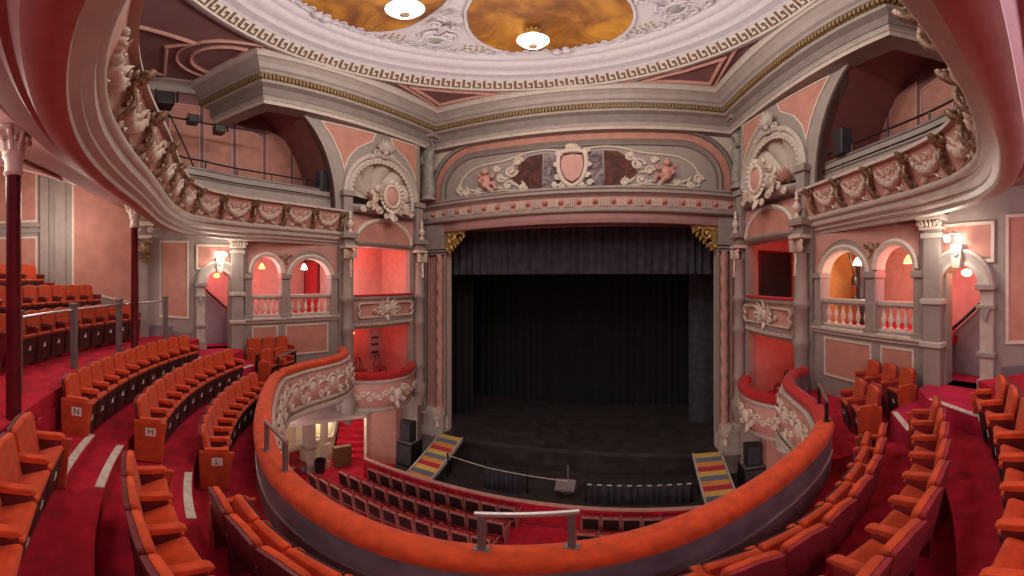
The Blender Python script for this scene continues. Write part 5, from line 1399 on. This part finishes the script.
# striped access steps from the stage
for s in (-1, 1):
    x0, x1 = (-4.5, -3.6) if s < 0 else (3.6, 4.5)
    t = thing('access_steps', 'striped yellow, blue and red steps from the %s of the stage' % side(s), 'steps', ((x0 + x1) / 2, 9.2, -6.7))
    n = 9 if s < 0 else 9; cols = [TREADY, TREADB, TREADO, TREADR]
    ya, za, yb, zb = 10.15, -5.66, 8.0, -6.55
    for k in range(12):
        f0, f1 = k / 12, (k + 1) / 12
        m = MB(); m.prism([(ya + (yb - ya) * f0, za + (zb - za) * f0), (ya + (yb - ya) * f1, za + (zb - za) * f1), (ya + (yb - ya) * f1, za + (zb - za) * f1 - .05), (ya + (yb - ya) * f0, za + (zb - za) * f0 - .05)], x0 + .06, x1 - .06, 'yz')
        m.build('tread', [TREADY, TREADB, TREADO, TREADR][k % 4] if k % 4 != 0 else (TREADY if k % 8 else TREADY), t)
    m = MB()
    for x in (x0, x1 - .05): m.prism([(ya, za + .04), (yb, zb + .04), (yb, zb - .12), (ya, za - .12)], x, x + .05, 'yz')
    m.build('stringer', GREYL, t)
    for xx in (x0 + .05, x1 - .1):
        for yy, zz in ((8.1, -6.6), (9.4, -6.1)): m = MB(); m.box(xx, xx + .05, yy, yy + .1, -6.8, zz); m.build('trestle_leg', BLACKM, t)
# pit rails with black drapes
t = thing('pit_rail', 'thin white rail on black posts crossing the left orchestra pit', 'railing', (-1.9, 9.0, -6.8))
m = MB(); m.tube([(-3.7, 9.25, -5.95), (-2.2, 9.1, -6.0), (.1, 9.05, -6.05)], .018, 6); m.build('rail', GREYL, t, True)
for x in (-3.6, -2.35, -1.05): m = MB(); m.lathe(x, 9.15, [(.03, -6.8), (.03, -5.8)], 8); m.build('post', BLACKM, t)
drape('pit_drape', BLACKG, folds(-2.3, -1.3, 9.02, .04, 7, 9), -6.78, -6.02, 'charcoal drape hanging on the rail in the left orchestra pit', 'curtain')
t = thing('pit_rail', 'black rail with white tape dashes across the right orchestra pit', 'railing', (1.9, 9.0, -6.8))
m = MB(); m.tube([(.6, 8.95, -6.05), (3.4, 8.95, -6.05)], .02, 6); m.build('rail', BLACKM, t, True)
for k in range(11): m = MB(); m.tube([(.65 + k * .26, 8.95, -6.05), (.77 + k * .26, 8.95, -6.05)], .026, 6); m.build('tape_dash', GREYL, t)
for x in (.6, 3.4): m = MB(); m.lathe(x, 8.98, [(.025, -6.8), (.025, -6.0)], 8); m.build('post', BLACKM, t)
drape('pit_drape', BLACKG, folds(.75, 3.35, 8.95, .05, 13, 10), -6.78, -6.1, 'long black gathered drape in the right orchestra pit', 'curtain')
t = thing('conductor_stand', 'grey tilted music stand on a dark pole in the middle of the pit', 'music stand', (.02, 9.4, -6.8))
m = MB(); m.tube([(.02, 9.55, -6.8), (.02, 9.55, -5.75)], .035, 8); m.lathe(.02, 9.55, [(.2, -6.8), (.18, -6.77), (.03, -6.74)], 14); m.build('pole', RAILG, t, True)
m = MB(); m.prism([(9.0, -6.42), (9.02, -6.46), (9.35, -6.2), (9.33, -6.16)], -.25, .29, 'yz'); m.prism([(8.98, -6.42), (9.0, -6.36), (9.03, -6.42)], -.25, .29, 'yz'); m.build('desk', RAILG, t)
# PA stack and pit clutter
for s in (-1, 1):
    x, y = s * 5.15, 9.25
    t = thing('speaker_stack', 'tall black loudspeaker stack standing beside the stage %s' % ('left' if s < 0 else 'right'), 'loudspeaker', (x, y, -6.8))
    m = MB(); m.box(x - .32, x + .32, y - .3, y + .3, -6.8, -5.75); m.build('bass_cabinet', BLACKM, t, False, .02)
    m = MB(); m.box(x - .22, x + .22, y - .22, y + .22, -5.75, -4.95); m.build('top_cabinet', BLACKM, t, False, .02)
    m = MB(); m.box(x - .28, x + .28, y - .315, y - .3, -6.7, -5.85); m.box(x - .18, x + .18, y - .235, y - .22, -5.68, -5.02); m.build('grille', BLACKG, t)
    m = MB(); m.box(x - .3, x + .3, y - .01 - .3, y + .3, -5.77, -5.74); m.build('trim', RAILG, t)
# side walls of the stalls, piers, stair, cream panelling
for s in (-1, 1):
    sd = side(s)
    def pw(P0, P1, z0, z1, th=.15):
        (x0, y0), (x1, y1) = P0, P1; dx, dy = x1 - x0, y1 - y0; L = math.hypot(dx, dy); nx, ny = -dy / L * th, dx / L * th
        return [(s * x0, y0, z0), (s * x1, y1, z0), (s * (x1 - nx), y1 - ny, z0), (s * (x0 - nx), y0 - ny, z0), (s * x0, y0, z1), (s * x1, y1, z1), (s * (x1 - nx), y1 - ny, z1), (s * (x0 - nx), y0 - ny, z1)]
    m = MB()
    for a, b in (((7.6, 3.0), (7.5, 6.2)), ((7.5, 6.2), (7.35, 7.7)), ((7.35, 7.7), (9.0, 9.6))): m.hexa(pw(a, b, -6.8, -4.0))
    ow = struct(m.build('wall_' + sd, CREAMY), 'cream panelled wall of the stalls lobby')
    for a, b in (((7.5, 6.2), (7.35, 7.7)), ((7.35, 7.7), (9.0, 9.6))):
        M = FR(a, b, s); L = math.dist(a, b); m = MB(M)
        k = 2 if L < 2 else 3; rise = 0 if L < 2 else .42
        for q in range(k):
            u0, u1 = L * (q + .12) / k, L * (q + .88) / k
            P = [(u0, -6.55 + rise * u0), (u1, -6.55 + rise * u1), (u1, -5.9 + rise * u1), (u0, -5.9 + rise * u0)]
            frame_rect(m, P, .04, 0, .03)
            P = [(u0, -5.65 + rise * u0), (u1, -5.65 + rise * u1), (u1, -4.6 + rise * u1 * .5), (u0, -4.6 + rise * u0 * .5)]
            frame_rect(m, P, .04, 0, .03)
        m.prism([(0, -5.83), (L, -5.83 + rise * L), (L, -5.75 + rise * L), (0, -5.75)], 0, .07, 'uz')
        m.build('panel_moulding', CREAM, ow)
    # stair flight
    t = thing('staircase', 'red carpeted stair climbing from the %s stalls doorway' % sd, 'stairs', (s * 6.9, 8.2, -6.8))
    Md = Matrix(((s * .66, s * .75, 0, s * 6.85), (.75, -.66, 0, 8.05), (0, 0, 1, 0), (0, 0, 0, 1)))
    m = MB(Md)
    for k in range(8): m.box(.28 * k, 2.6, -.65, .5, -6.8 + .165 * k, -6.8 + .165 * (k + 1))
    m.build('steps', CARPET, t)
    # post and pier of the doorway
    m = MB(); m.box(*sorted((s * 6.28, s * 6.40)), 8.35, 8.5, -6.8, -4.0); tag(m.build('door_post', CREAM), 'cream door post beside the stalls stair on the %s' % sd, 'post')
    m = MB(); m.prism([(s * 6.3, 8.4), (s * 5.5, 8.95), (s * 5.3, 9.9), (s * 6.0, 9.9), (s * 6.5, 8.8)], -6.8, -4.0); struct(m.build('wall_' + sd, PINKP), 'pink grey pier under the stage boxes')
    for (x, y, h, mm_, lab) in ((7.1, 6.55, .16, GREYL, 'square grey pier with moulded base carrying the %s slip corner'), (7.0, 7.1, .10, CREAM, 'slender cream pier nearer the stage under the %s slip')):
        t = thing('stalls_pier', lab % sd, 'column', (s * x, y, -6.8))
        m = MB(); m.box(s * x - h, s * x + h, y - h, y + h, -6.8, -4.2); m.build('shaft', mm_, t, False, .02)
        for e, z0_, z1_, nm_ in ((.04, -6.8, -6.5, 'base'), (.03, -5.85, -5.75, 'band'), (.06, -4.3, -4.05, 'capital')): m = MB(); m.box(s * x - h - e, s * x + h + e, y - h - e, y + h + e, z0_, z1_); m.build(nm_, GREY if h > .12 else CREAM, t, False, .015)
    # underside of slips and boxes
    m = MB(); m.prism([(s * 5.2, 6.3), (s * 4.9, 6.9), (s * 5.5, 9.0), (s * 9.2, 10.2), (s * 9.2, 3.0), (s * 6.3, 3.0)], -4.05, -3.95); struct(m.build('ceiling', GREYL), 'ceiling of the stalls lobby')
    lamp('lobby_light', (s * 7.0, 7.4, -4.7), 45 if s < 0 else 14, (1, .86, .66), .12)
    lamp('lobby_stair_light', (s * 7.9, 9.0, -4.4), 14, (1, .7, .75), .12)
t = thing('waste_bin', 'black round waste bin on the red floor by the left stalls pier', 'bin', (-6.75, 6.75, -6.8))
m = MB(); m.lathe(-6.82, 6.78, [(.15, -6.8), (.19, -6.3), (.2, -6.28), (.17, -6.3), (.14, -6.75)], 20); m.build('body', BLACKM, t, True)
t = thing('wooden_cabinet', 'low brown wooden cabinet against the cream stalls wall on the left', 'cabinet', (-6.75, 7.55, -6.8))
m = MB(FR((6.72, 7.3), (6.5, 7.9), -1)); m.box(0, .62, -.2, 0, -6.8, -5.95); m.build('carcass', WOODB, t, False, .01)
m = MB(FR((6.72, 7.3), (6.5, 7.9), -1)); m.box(.04, .58, 0, .012, -6.74, -6.02); m.build('door', WOODB, t, False, .005)
for i in range(2):
    x, y = -7.15, 5.6 + i * .55
    t = thing('stalls_chair', 'dark red chair under the left slip, %s the grey pier' % ('further from' if i == 0 else 'nearer to'), 'chair', (x, y, -6.8))
    m = MB(); m.box(x - .2, x + .2, y - .2, y + .2, -6.42, -6.34); m.build('seat', SHELLR, t, False, .02)
    m = MB(); m.box(x - .22, x - .16, y - .2, y + .2, -6.4, -5.95); m.build('backrest', SHELLR, t, False, .02)
    for dx in (-.17, .17):
        for dy in (-.17, .17): m = MB(); m.lathe(x + dx, y + dy, [(.015, -6.8), (.015, -6.42)], 6); m.build('leg', BLACKM, t)
